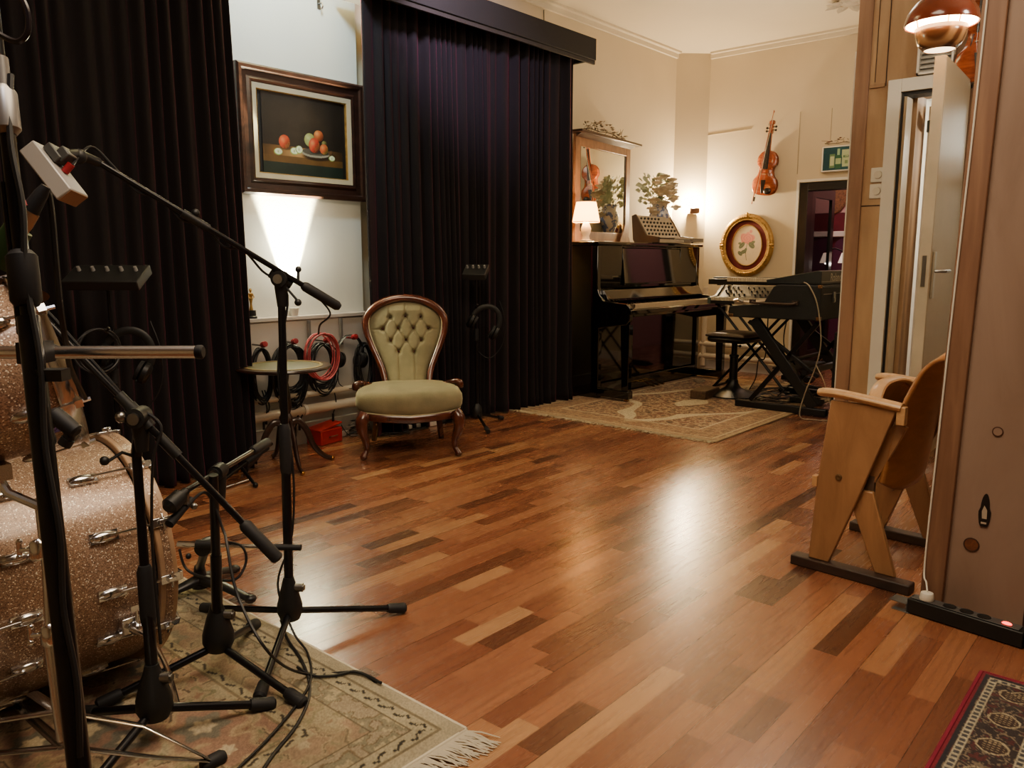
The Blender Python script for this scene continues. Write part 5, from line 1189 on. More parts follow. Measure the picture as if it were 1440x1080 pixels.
for i, dg in enumerate(lugang):
    a = R(dg)
    for (xl, xh, sgn) in ((-.17, 0, 1), (-.37, -.49, -1)):
        rad = Vector((0, -math.cos(a), math.sin(a))); tan = Vector((0, math.sin(a), math.cos(a)))
        rot = Matrix((Vector((1, 0, 0)), tan, rad)).transposed()
        m = MB(); m.ball(pol(a, KR + .006, xl), .014, 14, (2.6, 1.1, .9), rot); m.box(pol(a, KR + .004, xl), (.07, .028, .008), rot)
        lg = m.build('lug', chrome, bd)
        m = MB(); m.cyl(pol(a, KR + .014, xl), pol(a, KR + .022, xh), .0032, seg=8); m.build('tension_rod', chrome, bd)
        m = MB(); c0 = pol(a, KR + .021, xh - sgn * .024); m.box(c0, (.055, .024, .008), rot); m.box(pol(a, KR + .01, xh + sgn * .006), (.008, .024, .028), rot); m.box(c0 + rad * .008, (.022, .012, .012), rot); m.cyl(c0 + rad * .01 - tan * .022, c0 + rad * .01 + tan * .022, .004, seg=8); m.build('claw', chrome, bd, bevel=.002)
# spur
a = R(-20); c0 = pol(a, KR + .012, -.12); m = MB(); rad = Vector((0, -math.cos(a), math.sin(a)))
m.box(c0, (.07, .035, .045)); m.ball(c0 + rad * .025, .018, 10); m.build('spur_bracket', chrome, bd, bevel=.004)
m = MB(); m.tube(spline([c0 + rad * .03 + Vector((-.02, 0, .01)), c0 + rad * .055 + Vector((.02, 0, -.02)), c0 + rad * .075 + Vector((.05, 0, -.10)), Vector((c0.x + .06, c0.y - .10, .006))], 6), .0065, 10); m.build('spur', chrome, bd)
m = MB(); m.cyl(c0 + rad * .03 + Vector((0, 0, .0)), c0 + rad * .03 + Vector((0, 0, .055)), .004); m.box(c0 + rad * .03 + Vector((0, 0, .06)), (.03, .006, .016)); m.build('wing_screw', chrome, bd)

# tom: head rim edge-on, axis towards upper right
tc_ = at(66, 508, 1.62); e1_ = (at(112, 612, 1.60) - at(20, 404, 1.64)); rT = e1_.length / 2
axT = (RT * .78 + UP * .33 + FW * .56).normalized(); e1_.normalize(); axT = (axT - e1_ * axT.dot(e1_)).normalized()
tm = thing('tom_drum', 'champagne sparkle tom tilted above the bass drum at the left edge', 'drum', tuple(tc_))
LT = .26
m = MB(); m.lathe([(rT - .012, -LT), (rT - .004, -LT), (rT - .004, -.012), (rT - .012, -.012), (rT - .012, -LT)], (0, 0, 0), axT, 72, False); m.build('shell', champagne, tm, ang=50)
for nm_, x0, x1 in (('batter_hoop', -.022, .012), ('bottom_hoop', -LT - .012, -LT + .022)):
    m = MB(); m.lathe([(rT + .001, x0), (rT + .009, x0), (rT + .011, x0 + .003), (rT + .009, x0 + .006), (rT + .009, x1 - .006), (rT + .016, x1), (rT + .001, x1), (rT + .001, x0)], (0, 0, 0), axT, 72, False); m.build(nm_, chrome, tm, ang=50)
m = MB(); m.lathe([(0, .004), (rT - .002, .004)], (0, 0, 0), axT, 64, False); m.build('batter_head', M('tom_head', 'd0c8b8', .5), tm)
wT = axT.cross(e1_)
for k in range(6):
    an = 2 * PI * k / 6 + .35; rad = (e1_ * math.cos(an) + wT * math.sin(an)); tan = axT.cross(rad); rot = Matrix((axT, tan, rad)).transposed()
    m = MB(); m.ball(rad * (rT + .004) - axT * .075, .012, 12, (2.6, 1.1, .9), rot); m.build('lug', chrome, tm)
    m = MB(); m.cyl(rad * (rT + .009) - axT * .07, rad * (rT + .011) + axT * .02, .003, seg=8); m.box(rad * (rT + .012) + axT * .008, (.014, .016, .014), rot); m.cyl(rad * (rT + .011) + axT * .014, rad * (rT + .011) + axT * .03, .0045, seg=6); m.build('tension_rod', chrome, tm)
m = MB(); rad = (-FW).normalized(); rad = (rad - axT * rad.dot(axT)).normalized(); tan = axT.cross(rad); rot = Matrix((axT, tan, rad)).transposed()
an = .42; rad2 = (e1_ * math.cos(an) * 1 + (rad - e1_ * rad.dot(e1_)).normalized() * math.sin(an)).normalized(); tan2 = axT.cross(rad2); rot2 = Matrix((axT, tan2, rad2)).transposed()
m.box(rad2 * (rT + .001) - axT * .05, (.04, .032, .003), rot2); m.ball(rad2 * (rT + .003) - axT * .05, .013, 12, (1, 1, .3), rot2); m.build('badge', M('badge_violet', '6a5cb0', .25, .6, .3, 40), tm)
m = MB(); m.tube([-rad * (rT * .0) + e1_ * (rT + .0) - axT * .16, e1_ * (rT + .06) - axT * .15, e1_ * (rT + .12) - axT * .1], .009, 10); m.box(e1_ * (rT + .01) - axT * .16, (.05, .06, .03)); m.build('mounting_arm', chrome, tm)
# cymbal peeking in at the left edge
cc = at(-70, 412, 1.85); cy = thing('cymbal', 'edge of a bronze cymbal just inside the left edge above the tom', 'cymbal', tuple(cc))
m = MB(); nC = (UP * .99 + RT * -.10 + FW * .05).normalized()
m.lathe([(.0, .028), (.02, .027), (.04, .015), (.05, .009), (.12, .004), (.195, -.008), (.20, -.010), (.195, -.010), (.12, .002), (.05, .007), (0, .02)], (0, 0, 0), nC, 56, False); m.build('disc', M('bronze', '7a5c30', .3, .9, .2, 30), cy)
m = MB(); m.cyl(nC * -.05, nC * .06, .006); m.ball(nC * .06, .014, 10); m.cyl(nC * .028, nC * .045, .016); m.build('felt_and_nut', dark_rubber, cy)

# ---- generic pieces
def tube_w(m, P, r, seg=12, **k): return m.tube([Vector(p) for p in P], r, seg, **k)
def tripod(t, c, feet, hub_z, leg_z, hr=.038, r=.0105):
    c = Vector((c[0], c[1], 0))
    m = MB(); m.lathe([(.012, hub_z - .055), (hr * .75, hub_z - .05), (hr, hub_z - .025), (hr * .98, hub_z), (hr * .7, hub_z + .045), (.02, hub_z + .075), (.016, hub_z + .09)], c, (0, 0, 1), 24); hb = m.build('hub', black_plastic, t, world=True)
    d0 = (Vector((feet[0][0], feet[0][1], 0)) - c).normalized()
    sd = RT
    m = MB(); m.cyl(c + Vector((0, 0, hub_z + .055)) + sd * .02, c + Vector((0, 0, hub_z + .055)) + sd * .045, .014); m.cyl(c + Vector((0, 0, hub_z + .055)) + sd * .0451, c + Vector((0, 0, hub_z + .055)) + sd * .05, .009); m.build('clamp_screw', steel, hb, world=True)
    for f in feet:
        f = Vector((f[0], f[1], .02)); d = (f - c); d.z = 0; L = d.length; d.normalize(); p0 = c + Vector((0, 0, leg_z)) + d * .015
        m = MB(); m.tube([p0, f], r, 12); lg = m.build('leg', black_tube, t, world=True)
        dd = (f - p0).normalized(); m = MB(); m.tube([f - dd * .055, f - dd * .045, f + dd * .005, f + dd * .012], [r * 1.3, r * 1.6, r * 1.75, r * 1.2], 14); m.build('rubber_foot', dark_rubber, lg, world=True)
def clampT(t, p, d, r=.022):
    """boom clamp: disc faces on the camera side"""
    s_ = -FW; s_.z = 0; s_.normalize()
    m = MB(); m.cyl(p - s_ * .02, p + s_ * .028, r, seg=20); m.tube([p - Vector((0, 0, .085)), p - Vector((0, 0, .03)), p], [.014, .02, .021], 14); m.tube([p - d * .035 + s_ * .0, p + d * .035], .016, 12); cl_ = m.build('boom_clamp', black_plastic, t, world=True)
    m = MB(); m.cyl(p + s_ * .0281, p + s_ * .036, r * .6, seg=14); m.build('pivot_screw', steel, cl_, world=True)
    return cl_

# ---- Stand A (tall centre stand with boxy mic)
A0 = Vector((1.348, 2.112, 0)); sA = thing('microphone_stand', 'tall black boom stand in the middle holding the boxy silver microphone', 'stand', tuple(A0))
tripod(sA, A0, [(1.70, 1.975), (1.255, 2.49), (1.075, 1.85)], .115, .09, .040, .0105)
pA = at(395, 392, 2.42)
m = MB(); m.tube([A0 + Vector((0, 0, .14)), A0.lerp(pA, .5) + Vector((0, 0, .07))], .0145, 14); m.tube([A0.lerp(pA, .45) + Vector((0, 0, .07)), pA], .0115, 14); m.build('pole', black_tube, sA, world=True)
m = MB(); q0 = A0.lerp(pA, .47); m.tube([q0 + Vector((0, 0, 0)), q0 + Vector((0, 0, .02)), q0 + Vector((0, 0, .14)), q0 + Vector((0, 0, .16))], [.016, .019, .019, .014], 14); m.build('height_clutch', dark_rubber, sA, world=True)
bt0 = at(474, 430, 2.50); bt1 = at(128, 222, 2.12); dA = (bt1 - bt0).normalized()
clampT(sA, pA + Vector((0, 0, .0)), dA, .024)
m = MB(); m.tube([bt0, bt1], .0082, 12); bmA = m.build('boom_arm', black_tube, sA, world=True)
m = MB(); m.tube([bt0 - dA * .01, bt0, bt0 + dA * .115, bt0 + dA * .125], [.010, .0155, .0155, .011], 14); m.build('grip', dark_rubber, bmA, world=True)
pc_ = bt0.lerp(bt1, .615); m = MB(); m.tube([pc_ - dA * .04, pc_ + dA * .04], .0125, 14); m.ball(pc_ + UP * .022, .012, 10); m.build('boom_collar', black_plastic, bmA, world=True)
m = MB(); m.tube([pA + RT * .01 - UP * .02, pA + RT * .045 - UP * .06, pA + RT * .05 - UP * .068], [.004, .004, .004], 8); m.ball(pA + RT * .052 - UP * .072, .011, 10); m.build('lever_knob', black_plastic, sA, world=True)
m = MB(); m.tube([bt0 + dA * .14 + UP * .0, bt0 + dA * .14 + UP * .035], .004, 8); m.ball(bt0 + dA * .14 + UP * .04, .010, 10); m.build('grip_screw', black_plastic, bmA, world=True)
# boxy microphone
bx0 = at(50, 211, 2.03); bx1 = at(103, 279, 2.03); cB = (bx0 + bx1) / 2; u_ = (bx1 - bx0).normalized(); v_ = (-FW - u_ * (-FW).dot(u_)).normalized(); w_ = u_.cross(v_)
micb = thing('boxy_microphone', 'silver rectangular studio microphone on the raised boom, top left', 'microphone', tuple(cB))
rot = Matrix((u_, v_, w_)).transposed(); Lb = (bx1 - bx0).length
m = MB(); m.box((0, 0, 0), (Lb, .085, .046), rot); m.build('body', M('mic_silver', 'a5a09a', .45, .25, .05), micb, bevel=.004)
m = MB(); m.box(u_ * (Lb / 2 + .0008), (.0015, .078, .04), rot); m.build('end_plate', M('end_brown', '8a6a4c', .5, .2), micb)
sgw = 1 if w_.dot(RT) > 0 else -1
m = MB(); m.box(w_ * sgw * .036 - u_ * .035, (.05, .05, .022), rot); m.box(w_ * sgw * .052 - u_ * .02, (.03, .04, .03), rot); m.build('shock_mount', M('mount_grey', '4a4a48', .5, .3), micb, bevel=.003)
m = MB(); m.cyl(w_ * sgw * .024 + u_ * .012, w_ * sgw * .05 + u_ * .006, .010, seg=12); m.build('red_connector', red_cap, micb)
q1 = cB + w_ * sgw * .055 - u_ * .02
m = MB(); m.tube([q1, q1.lerp(bt1, .5) + UP * .005, bt1 + dA * -.02], [.012, .014, .012], 12); m.ball(q1.lerp(bt1, .5), .02, 12); m.build('swivel_clip', black_plastic, bmA, world=True)
# cables following boom and pole
P = [cB + w_ * sgw * .05 + u_ * .01, bt1 + UP * .03 + RT * .0]
for k in range(1, 9): f = k / 9; P.append(bt1.lerp(pA, f) + UP * (.014 if k % 2 else -.012))
P += [pA + RT * .018 - Vector((0, 0, .05)), A0.lerp(pA, .75) + RT * -.017, A0.lerp(pA, .5) + RT * .02, A0.lerp(pA, .3) + RT * .012, A0 + Vector((0, 0, .18)) - RT * .035, A0 + Vector((-.03, -.06, .05)), Vector((1.30, 1.95, .018)), Vector((1.20, 1.80, .018)), Vector((1.02, 1.68, .018)), Vector((.85, 1.6, .018))]
cableo('microphone_cable', 'black cable taped along the tall centre boom stand down to the rug', P, .0036, cable_black, 6)
cableo('microphone_cable', 'black cable dropping from the boom grip beside the red-tipped hooks', [bt0 + dA * .1, at(447, 448, 3.2) if False else bt0 + Vector((-.02, .01, -.02)), bt0 + Vector((-.03, .05, -.06)), at(448, 470, 2.6)], .003, cable_black)

# ---- Stand B (short stand with kick mic)
B0 = Vector((1.065, 2.04, 0)); sB = thing('microphone_stand', 'short black boom stand on the rug just right of the bass drum', 'stand', tuple(B0))
tripod(sB, B0, [(1.129, 1.735), (.772, 2.135), (1.30, 2.245)], .145, .105, .044, .011)
pB = at(300, 668, 2.12)
m = MB(); m.tube([B0 + Vector((0, 0, .18)), B0.lerp(pB, .55) + Vector((0, 0, .05))], .0155, 14); m.tube([B0.lerp(pB, .5) + Vector((0, 0, .05)), pB], .0125, 14); m.build('pole', black_tube, sB, world=True)
b0 = at(376, 622, 2.62); b1 = at(262, 690, 2.05); dB = (b1 - b0).normalized(); clampT(sB, b0.lerp(b1, .66), dB, .022)
m = MB(); m.tube([b0, b1], .008, 12); bmB = m.build('boom_arm', black_tube, sB, world=True)
m = MB(); m.tube([b0 - dB * .01, b0, b0 + dB * .12, b0 + dB * .13], [.010, .0155, .0155, .011], 14); m.build('grip', dark_rubber, bmB, world=True)
mk = thing('kick_microphone', 'stubby black microphone on the short stand pointing at the bass drum', 'microphone', tuple(b1))
e = at(238, 712, 2.0); 
m = MB(); m.tube([b1, b1.lerp(e, .3), b1.lerp(e, .35), e, e + (e - b1).normalized() * .01], [.010, .012, .021, .022, .012], 16); m.build('body', black_plastic, mk, world=True)
m = MB(); m.tube([b1 + dB * -.03 - UP * .03, e - UP * .045], [.009, .012], 12); m.build('connector', dark_rubber, mk, world=True)
m = MB(); m.tube([b1 - UP * .0, b1 + UP * -.035], .008, 8); m.ball(b1 + RT * .02 - UP * .04, .009, 8); m.build('clip', steel, mk, world=True)
cableo('microphone_cable', 'black cable arching off the short stand beside the bass drum and across the rug', [b1 - UP * .04, pB - Vector((0, 0, .05)) - RT * .02, pB - Vector((0, 0, .16)) + RT * .02, at(318, 760, 2.1), at(335, 840, 2.05), at(380, 920, 2.0), wz(432, 948, .02), wz(500, 945, .02), wz(535, 960, .02), wz(560, 990, .012) if False else wz(528, 956, .02)], .004, cable_black)
cableo('microphone_cable', 'black cable lying on the rug from the centre stand towards the camera', [wz(395, 872, .05), wz(405, 900, .02), wz(425, 930, .016), wz(436, 970, .016), wz(420, 1015, .016), wz(385, 1060, .016), wz(368, 1085, .016)], .0045, cable_black)
cableo('microphone_cable', 'black cable snaking across the rug edge onto the wooden floor', [wz(418, 938, .018), wz(440, 950, .018), wz(470, 950, .018), wz(500, 944, .018), wz(520, 953, .018), wz(532, 964, .006), wz(545, 975, .006)], .004, cable_black)

# ---- Low kick stand
L0 = wz(283, 836); sL = thing('low_microphone_stand', 'low cast-base stand with a chrome rod in front of the bass drum', 'stand', (L0.x, L0.y, 0))
m = MB(); m.tube([(L0.x, L0.y, .03), (L0.x, L0.y, .11)], [.03, .018], 16); m.build('hub', black_metal, sL, world=True)
for px_, py_ in ((352, 842), (215, 852), (330, 800)):
    f = wz(px_, py_, .02); m = MB(); m.tube([Vector((L0.x, L0.y, .06)), Vector((L0.x, L0.y, .05)).lerp(f, .5) + Vector((0, 0, .012)), f], [.024, .017, .015], 10, True, (1.2, .8)); m.ball(f, .022, 12, (1, 1, .7)); m.build('leg', black_metal, sL, world=True, ang=80)
dl = fw_ = (FW - Vector((0, 0, FW.z))).normalized() @ Vector((L0.x, L0.y, 0))
qz = at(290, 768, 2.45)
m = MB(); m.tube([(L0.x, L0.y, .10), tuple(qz)], .014, 12); m.build('post', black_metal, sL, world=True)
r0, r1_ = at(250, 765, 2.42), at(405, 770, 2.42)
m = MB(); m.tube([r0, r1_], .0062, 12); m.tube([r0, r0.lerp(r1_, .22)], .0095, 12); rd = m.build('rod', chrome, sL, world=True)
m = MB(); m.tube([r0.lerp(r1_, .86), r1_ + RT * .04], .0095, 12); m.build('rod_grip', dark_rubber, rd, world=True)
m = MB(); m.cyl(qz - FW * .03, qz + FW * .02, .026, seg=18); m.tube([r0.lerp(r1_, .17), r0.lerp(r1_, .36)], .016, 12); m.ball(at(265, 782, 2.4), .009, 8); m.build('clamp', black_plastic, sL, world=True)
cableo('microphone_cable', 'black cable looping around the chrome rod of the low stand', [at(252, 772, 2.4), at(262, 800, 2.4), at(290, 812, 2.38), at(330, 815, 2.38), at(346, 790, 2.4), at(340, 768, 2.4), at(318, 762, 2.42)], .004, cable_black)

# ---- Stand C (long boom over the bass drum)
C0 = Vector((.80, 1.872, 0)); sC = thing('microphone_stand', 'black boom stand nearest the camera, its long arm crossing the bass drum', 'stand', tuple(C0))
tripod(sC, C0, [(1.07, 1.79), (.52, 1.72), (.72, 2.13)], .125, .095, .044, .011)
pC = at(192, 640, 1.93)
m = MB(); m.tube([C0 + Vector((0, 0, .15)), C0.lerp(pC, .52) + Vector((0, 0, .06))], .0145, 14); m.tube([C0.lerp(pC, .5) + Vector((0, 0, .06)), pC], .0115, 14); m.build('pole', black_tube, sC, world=True)
q0 = C0.lerp(pC, .42); m = MB(); m.tube([q0, q0 + Vector((0, 0, .02)), q0 + Vector((0, 0, .14)), q0 + Vector((0, 0, .155))], [.016, .019, .019, .014], 14); m.build('height_clutch', dark_rubber, sC, world=True)
c0 = at(390, 785, 2.0); c1 = at(40, 425, 1.83); dC = (c1 - c0).normalized(); pc_ = c0.lerp(c1, .575)
m = MB(); m.tube([c0, c1], .0085, 12); bmC = m.build('boom_arm', black_tube, sC, world=True)
m = MB(); m.tube([c0 - dC * .005, c0, c0 + dC * .115, c0 + dC * .125], [.012, .0165, .0165, .011], 14); m.build('grip', dark_rubber, bmC, world=True)
m = MB(); m.tube([pC, pc_], .013, 10); m.build('neck', black_tube, sC, world=True)
clampT(sC, pc_, dC, .024)
for f0, f1 in ((.42, .50), (.60, .66)):
    m = MB(); m.tube([c0.lerp(c1, f0), c0.lerp(c1, f1)], .0135, 12); m.build('boom_collar', black_plastic, bmC, world=True)
m = MB(); m.tube([pC + UP * -.005, at(172, 636, 1.9), at(150, 650, 1.88)], .0042, 8); m.ball(at(147, 648, 1.88), .0115, 10); m.build('lever_knob', black_plastic, sC, world=True)
m = MB(); m.ball(pc_ - FW * .03 - RT * .03, .014, 10); m.build('clamp_knob', steel, sC, world=True)
P = [c1 + UP * .02] + [c1.lerp(pc_, f) + UP * (.028 - .02 * f) for f in (.2, .45, .7, .9)] + [pc_ + RT * .05 - UP * .02, at(215, 650, 1.9), at(214, 760, 1.92), at(222, 860, 1.94), at(226, 905, 1.96)]
cableo('microphone_cable', 'black cable hanging down along the pole nearest the bass drum', P, .0036, cable_black, 6)

# ---- dynamic mic over the bass drum
mc = at(90, 594, 1.42); sm = thing('drum_microphone', 'stubby black dynamic microphone clipped between tom and bass drum', 'microphone', tuple(mc))
a0, a1 = at(76, 582, 1.42), at(106, 607, 1.42)
dd = (a1 - a0).normalized()
m = MB(); m.tube([a0 - dd * .006, a0, a0 + dd * .02, a1, a1 + dd * .004], [.009, .0145, .0155, .0135, .009], 18); m.build('body', dark_rubber, sm, world=True)
m = MB(); m.tube([a1 - dd * .01, at(96, 618, 1.42)], .010, 12); m.tube([at(96, 617, 1.42), at(90, 626, 1.42)], .012, 12); m.build('clip', black_plastic, sm, world=True)
m = MB(); m.tube(spline([a0 + dd * .02, at(72, 602, 1.45), at(76, 622, 1.45), at(60, 640, 1.45), at(54, 668, 1.7)], 5), .0045, 8); m.build('gooseneck', black_metal, sm, world=True)

# ---- Stand D (closest pole at the left) 
D0, D1 = at(112, 1085, .93), at(11, 190, .98); dD = (D1 - D0).normalized(); Dg = D0 - dD * (D0.z / dD.z)
sD = thing('microphone_stand', 'thick black stand pole closest to the camera at the left edge', 'stand', (Dg.x, Dg.y, 0))
def Dp(y): t = (1085 - y) / 895; return D0.lerp(D1, t)
m = MB(); m.tube([Dg + Vector((0, 0, .02)), Dp(455)], .0128, 16); m.build('lower_tube', black_tube, sD, world=True)
m = MB(); m.tube([Dp(480), Dp(180)], .0088, 16); m.tube([Dp(480) - RT * .012, Dp(260) - RT * .012], .004, 8); m.build('upper_tube', black_tube, sD, world=True)
m = MB(); m.tube([Dp(440), Dp(432), Dp(368), Dp(360)], [.013, .0175, .0175, .012], 16); m.build('height_clutch', dark_rubber, sD, world=True)
m = MB(); m.tube([Dp(190), Dp(182), Dp(128), Dp(118)], [.010, .0155, .0155, .010], 16); m.tube([Dp(118), Dp(75)], .010, 12); m.build('upper_clutch', M('stand_silver', '8f8c88', .35, .6), sD, world=True)
m = MB(); m.tube([Dp(75), Dp(-60)], .007, 12); m.build('tip_tube', black_tube, sD, world=True)
m = MB(); m.box(Dp(538) + RT * .02, (.035, .02, .014), Matrix.Rotation(-R(49), 3, 'Z')); m.build('cable_clip', black_plastic, sD, world=True)
for an in (100, 220, 340):
    f = Vector((Dg.x + .30 * math.cos(R(an)), Dg.y + .30 * math.sin(R(an)), .02))
    m = MB(); m.tube([Vector((Dg.x, Dg.y, .10)), f], .011, 12); lg = m.build('leg', black_tube, sD, world=True)
    m = MB(); m.ball(f, .018, 10); m.build('rubber_foot', dark_rubber, lg, world=True)
m = MB(); m.lathe([(.02, .05), (.04, .06), (.04, .13), (.02, .16)], (Dg.x, Dg.y, 0), (0, 0, 1), 20); m.build('hub', black_plastic, sD, world=True)
P = [Dp(100) + RT * .012] + [Dp(y) + RT * (.014 * (1 if (i % 2) else .6)) - FW * .01 for i, y in enumerate((200, 300, 400, 520, 640, 760, 860, 960, 1060))]
cableo('microphone_cable', 'black cable taped down the closest stand pole at the left', P, .004, cable_black, 6)
# chrome bar behind the pole
cb = thing('chrome_boom_tube', 'horizontal chrome tube with black end cap crossing behind the closest pole', 'boom arm', tuple(at(0, 496, 1.02)))
t0_, t1_ = at(-60, 496, 1.02), at(278, 495, 1.02)
m = MB(); m.tube([t0_, t1_], .0083, 20); m.build('tube', M('chrome_satin', 'e0e0e4', .26, 1, .03), cb, world=True)
m = MB(); m.tube([t1_ - RT * .002, t1_, t1_ + RT * .0055, t1_ + RT * .0075], [.0084, .0092, .0092, .007], 18); m.build('end_cap', dark_rubber, cb, world=True)
m = MB(); m.tube([at(52, 494, 1.02), at(54, 494, 1.02), at(76, 495, 1.02), at(79, 495, 1.02)], [.009, .0105, .0105, .009], 16); m.box(at(50, 495, .985), (.03, .03, .026), Matrix.Rotation(R(41), 3, 'Z')); m.build('clamp', black_plastic, cb, world=True)
# XLR mic and connector near the left edge
xm = thing('pencil_microphone', 'green-bodied microphone with a silver cable plug at the left edge', 'microphone', tuple(at(10, 330, 1.05)))
g0, g1, g2_ = at(-6, 372, 1.08), at(30, 316, 1.08), at(60, 270, 1.08)
dg = (g1 - g0).normalized()
m = MB(); m.tube([g0, g0.lerp(g1, .9)], [.020, .018], 16); m.build('body', M('mic_green', '24401c', .4, 0, .2), xm, world=True)
m = MB(); m.tube([g1 - dg * .006, g1 + dg * .004, g1 + dg * .022], [.0125, .0135, .0125], 16); m.build('plug_ring', M('plug_silver', 'b09a80', .3, .8), xm, world=True)
m = MB(); m.tube([g1 + dg * .0225, g1 + dg * .05, g1 + dg * .062], [.012, .009, .006], 14); m.build('plug_boot', dark_rubber, xm, world=True)
m = MB(); m.tube([at(26, 282, 1.07), at(33, 293, 1.07)], .008, 10); m.build('red_switch', M('switch_red', '8a3038', .4), xm, world=True)
cableo('microphone_cable', 'black cable arcing out of the silver plug and falling behind the chrome tube', [g1 + dg * .055, at(58, 268, 1.08), at(67, 268, 1.09), at(73, 300, 1.1), at(80, 380, 1.12), at(86, 440, 1.14), at(94, 490, 1.18), at(100, 520, 1.25), at(120, 560, 1.4)], .0042, cable_black)
cableo('looped_cable', 'dark cable bent into a ring at the top left corner', [at(-8, -40, .9), at(22, -14, .9), at(38, 15, .9), at(39, 44, .9), at(27, 58, .9), at(8, 53, .9), at(-12, 38, .9), at(-20, 10, .9)], .0034, M('cable_shiny', '2a2428', .25, .2))
# ---- chrome cymbal stand in front of the bass drum
Y0 = at(68, 1000, 1.62); ys = thing('cymbal_stand', 'chrome drum hardware stand with wing screws in front of the bass drum', 'stand', (Y0.x, Y0.y, .012))
def Yp(x, y): return at(x, y, 1.62)
m = MB(); m.tube([Yp(55, 700), Yp(66, 800), Yp(70, 890)], .0095, 14); m.build('upper_tube', chrome, ys, world=True)
m = MB(); m.tube([Yp(69, 880), Yp(82, 985), Yp(90, 1040)], .0135, 14); m.build('lower_tube', chrome, ys, world=True)
for (x, y) in ((54, 772), (70, 892)):
    m = MB(); m.tube([Yp(x - 2, y - 14), Yp(x, y - 9), Yp(x + 1, y + 12), Yp(x + 2, y + 16)], [.012, .017, .017, .013], 14); m.tube([Yp(x - 8, y), Yp(x - 26, y + 2)], .005, 8); m.box(Yp(x - 27, y + 1), (.008, .008, .035)); m.ball(Yp(x - 27, y - 10), .007, 8); m.ball(Yp(x - 27, y + 12), .007, 8); m.build('wing_clamp', chrome, ys, world=True)
hubp = Yp(84, 1000); hubp2 = Yp(90, 1050)
fts = [wz(300, 1070, .022), wz(-150, 1070, .022), wz(20, 985, .022)]
for f in fts:
    m = MB(); g = Vector((f.x, f.y, .022)); 
    m.tube([hubp, hubp.lerp(g, .5) + Vector((0, 0, .03)), g], .006, 8, True, (2.2, .6)); m.tube([hubp2, hubp2.lerp(g, .6) + Vector((0, 0, -.005)), g], .006, 8, True, (2.2, .6)); lg = m.build('leg', chrome, ys, world=True)
    m = MB(); d = (g - hubp); d.z = 0; d.normalize(); m.tube([g - d * .03, g - d * .02, g + d * .02, g + d * .03], [.012, .017, .018, .012], 12); m.build('rubber_foot', dark_rubber, lg, world=True)

# ================================================================ CINEMA SEAT
cs = thing('cinema_seat', 'folding plywood cinema seat on dark runners beside the timber partition', 'chair', (3.045, 1.14, 0), R(-4))
CWd = .57     # local x 0..CWd, y 0 (front) .. -.44 (rear), z up
runner_mat = WOOD('runner_wood', '1c110a', '3e2616', .6, (8, 3, 8))
for i, x in enumerate((0, CWd)):
    m = MB(); m.b2((x - .03, -.44, .0005), (x + .03, .01, .04)); m.build('runner', runner_mat, cs, bevel=.005)
    th_ = .022
    # front leg panel: wide at the arm, narrow at the foot
    m = MB(); m.prism([(-.055, .04), (-.135, .04), (-.225, .30), (-.345, .675), (-.105, .675), (-.07, .34)], x - th_ / 2, x + th_ / 2, 'YZ'); m.build('front_leg', beech, cs, bevel=.004)
    m = MB(); m.prism([(-.30, .04), (-.375, .04), (-.275, .345), (-.20, .345), (-.19, .30)], x + (.012 if i == 0 else -.034), x + (.034 if i == 0 else -.012), 'YZ'); m.build('rear_leg', beech, cs, bevel=.004)
    m = MB(); P = spline([(x, -.055, .700), (x, -.13, .702), (x, -.25, .690), (x, -.36, .677)], 5)
    m.tube(P, [.022, .026, .028, .028, .028] + [.028] * (len(P) - 6) + [.026], 14, True, (.95, .62)); m.build('armrest', beech_light, cs)
    m = MB(); m.b2((x - .016, -.375, .615), (x + .016, -.345, .682)); m.build('rear_block', beech_light, cs, bevel=.003)
    # brace carrying the backrest
    sg_ = 1 if i == 0 else -1
    m = MB(); m.prism([(-.17, .22), (-.25, .33), (-.37, .60), (-.33, .62), (-.20, .40), (-.15, .30)], x + sg_ * .034, x + sg_ * .054, 'YZ'); m.build('back_support', beech, cs, bevel=.003)
m = MB(); m.lathe([(.012, 0), (.012, .004), (.008, .006), (0, .004)], (-.0112, -.155, .385), (-1, 0, 0), 16, False); m.build('bolt', M('bolt_brass', '6a5030', .4, .5), cs)
m = MB(); m.b2((-.02, -.075, .335), (.012, -.055, .375)); m.build('front_block', beech_light, cs, bevel=.002)
# backrest : curved ply panel leaning away
def backp(u, v):
    x = .035 + (CWd - .07) * u; t = v
    z0_, y0_ = .33, -.215; z1_, y1_ = .97, -.56
    up_ = 1 - .10 * (2 * u - 1) ** 2 if t > .5 else 1
    zz = z0_ + (z1_ - z0_) * t; yy = -.29 - .045 * t - .17 * t ** 2.6
    crv = .05 * (1 - (2 * u - 1) ** 2)
    r_ = .10; cut = 0
    zz -= (max(0, t - .7) / .3) ** 2 * .12 * abs(2 * u - 1) ** 3
    zz += (max(0, .2 - t) / .2) ** 2 * .05 * abs(2 * u - 1) ** 3
    return (x, yy - crv * .6, zz)
m = MB(); m.grid(backp, 25, 30); bkr = m.build('backrest', WOOD('back_ply', '8a5a32', 'a87642', .35, (3, 3, 12), coat=.25), cs, solid=.014, ang=180)
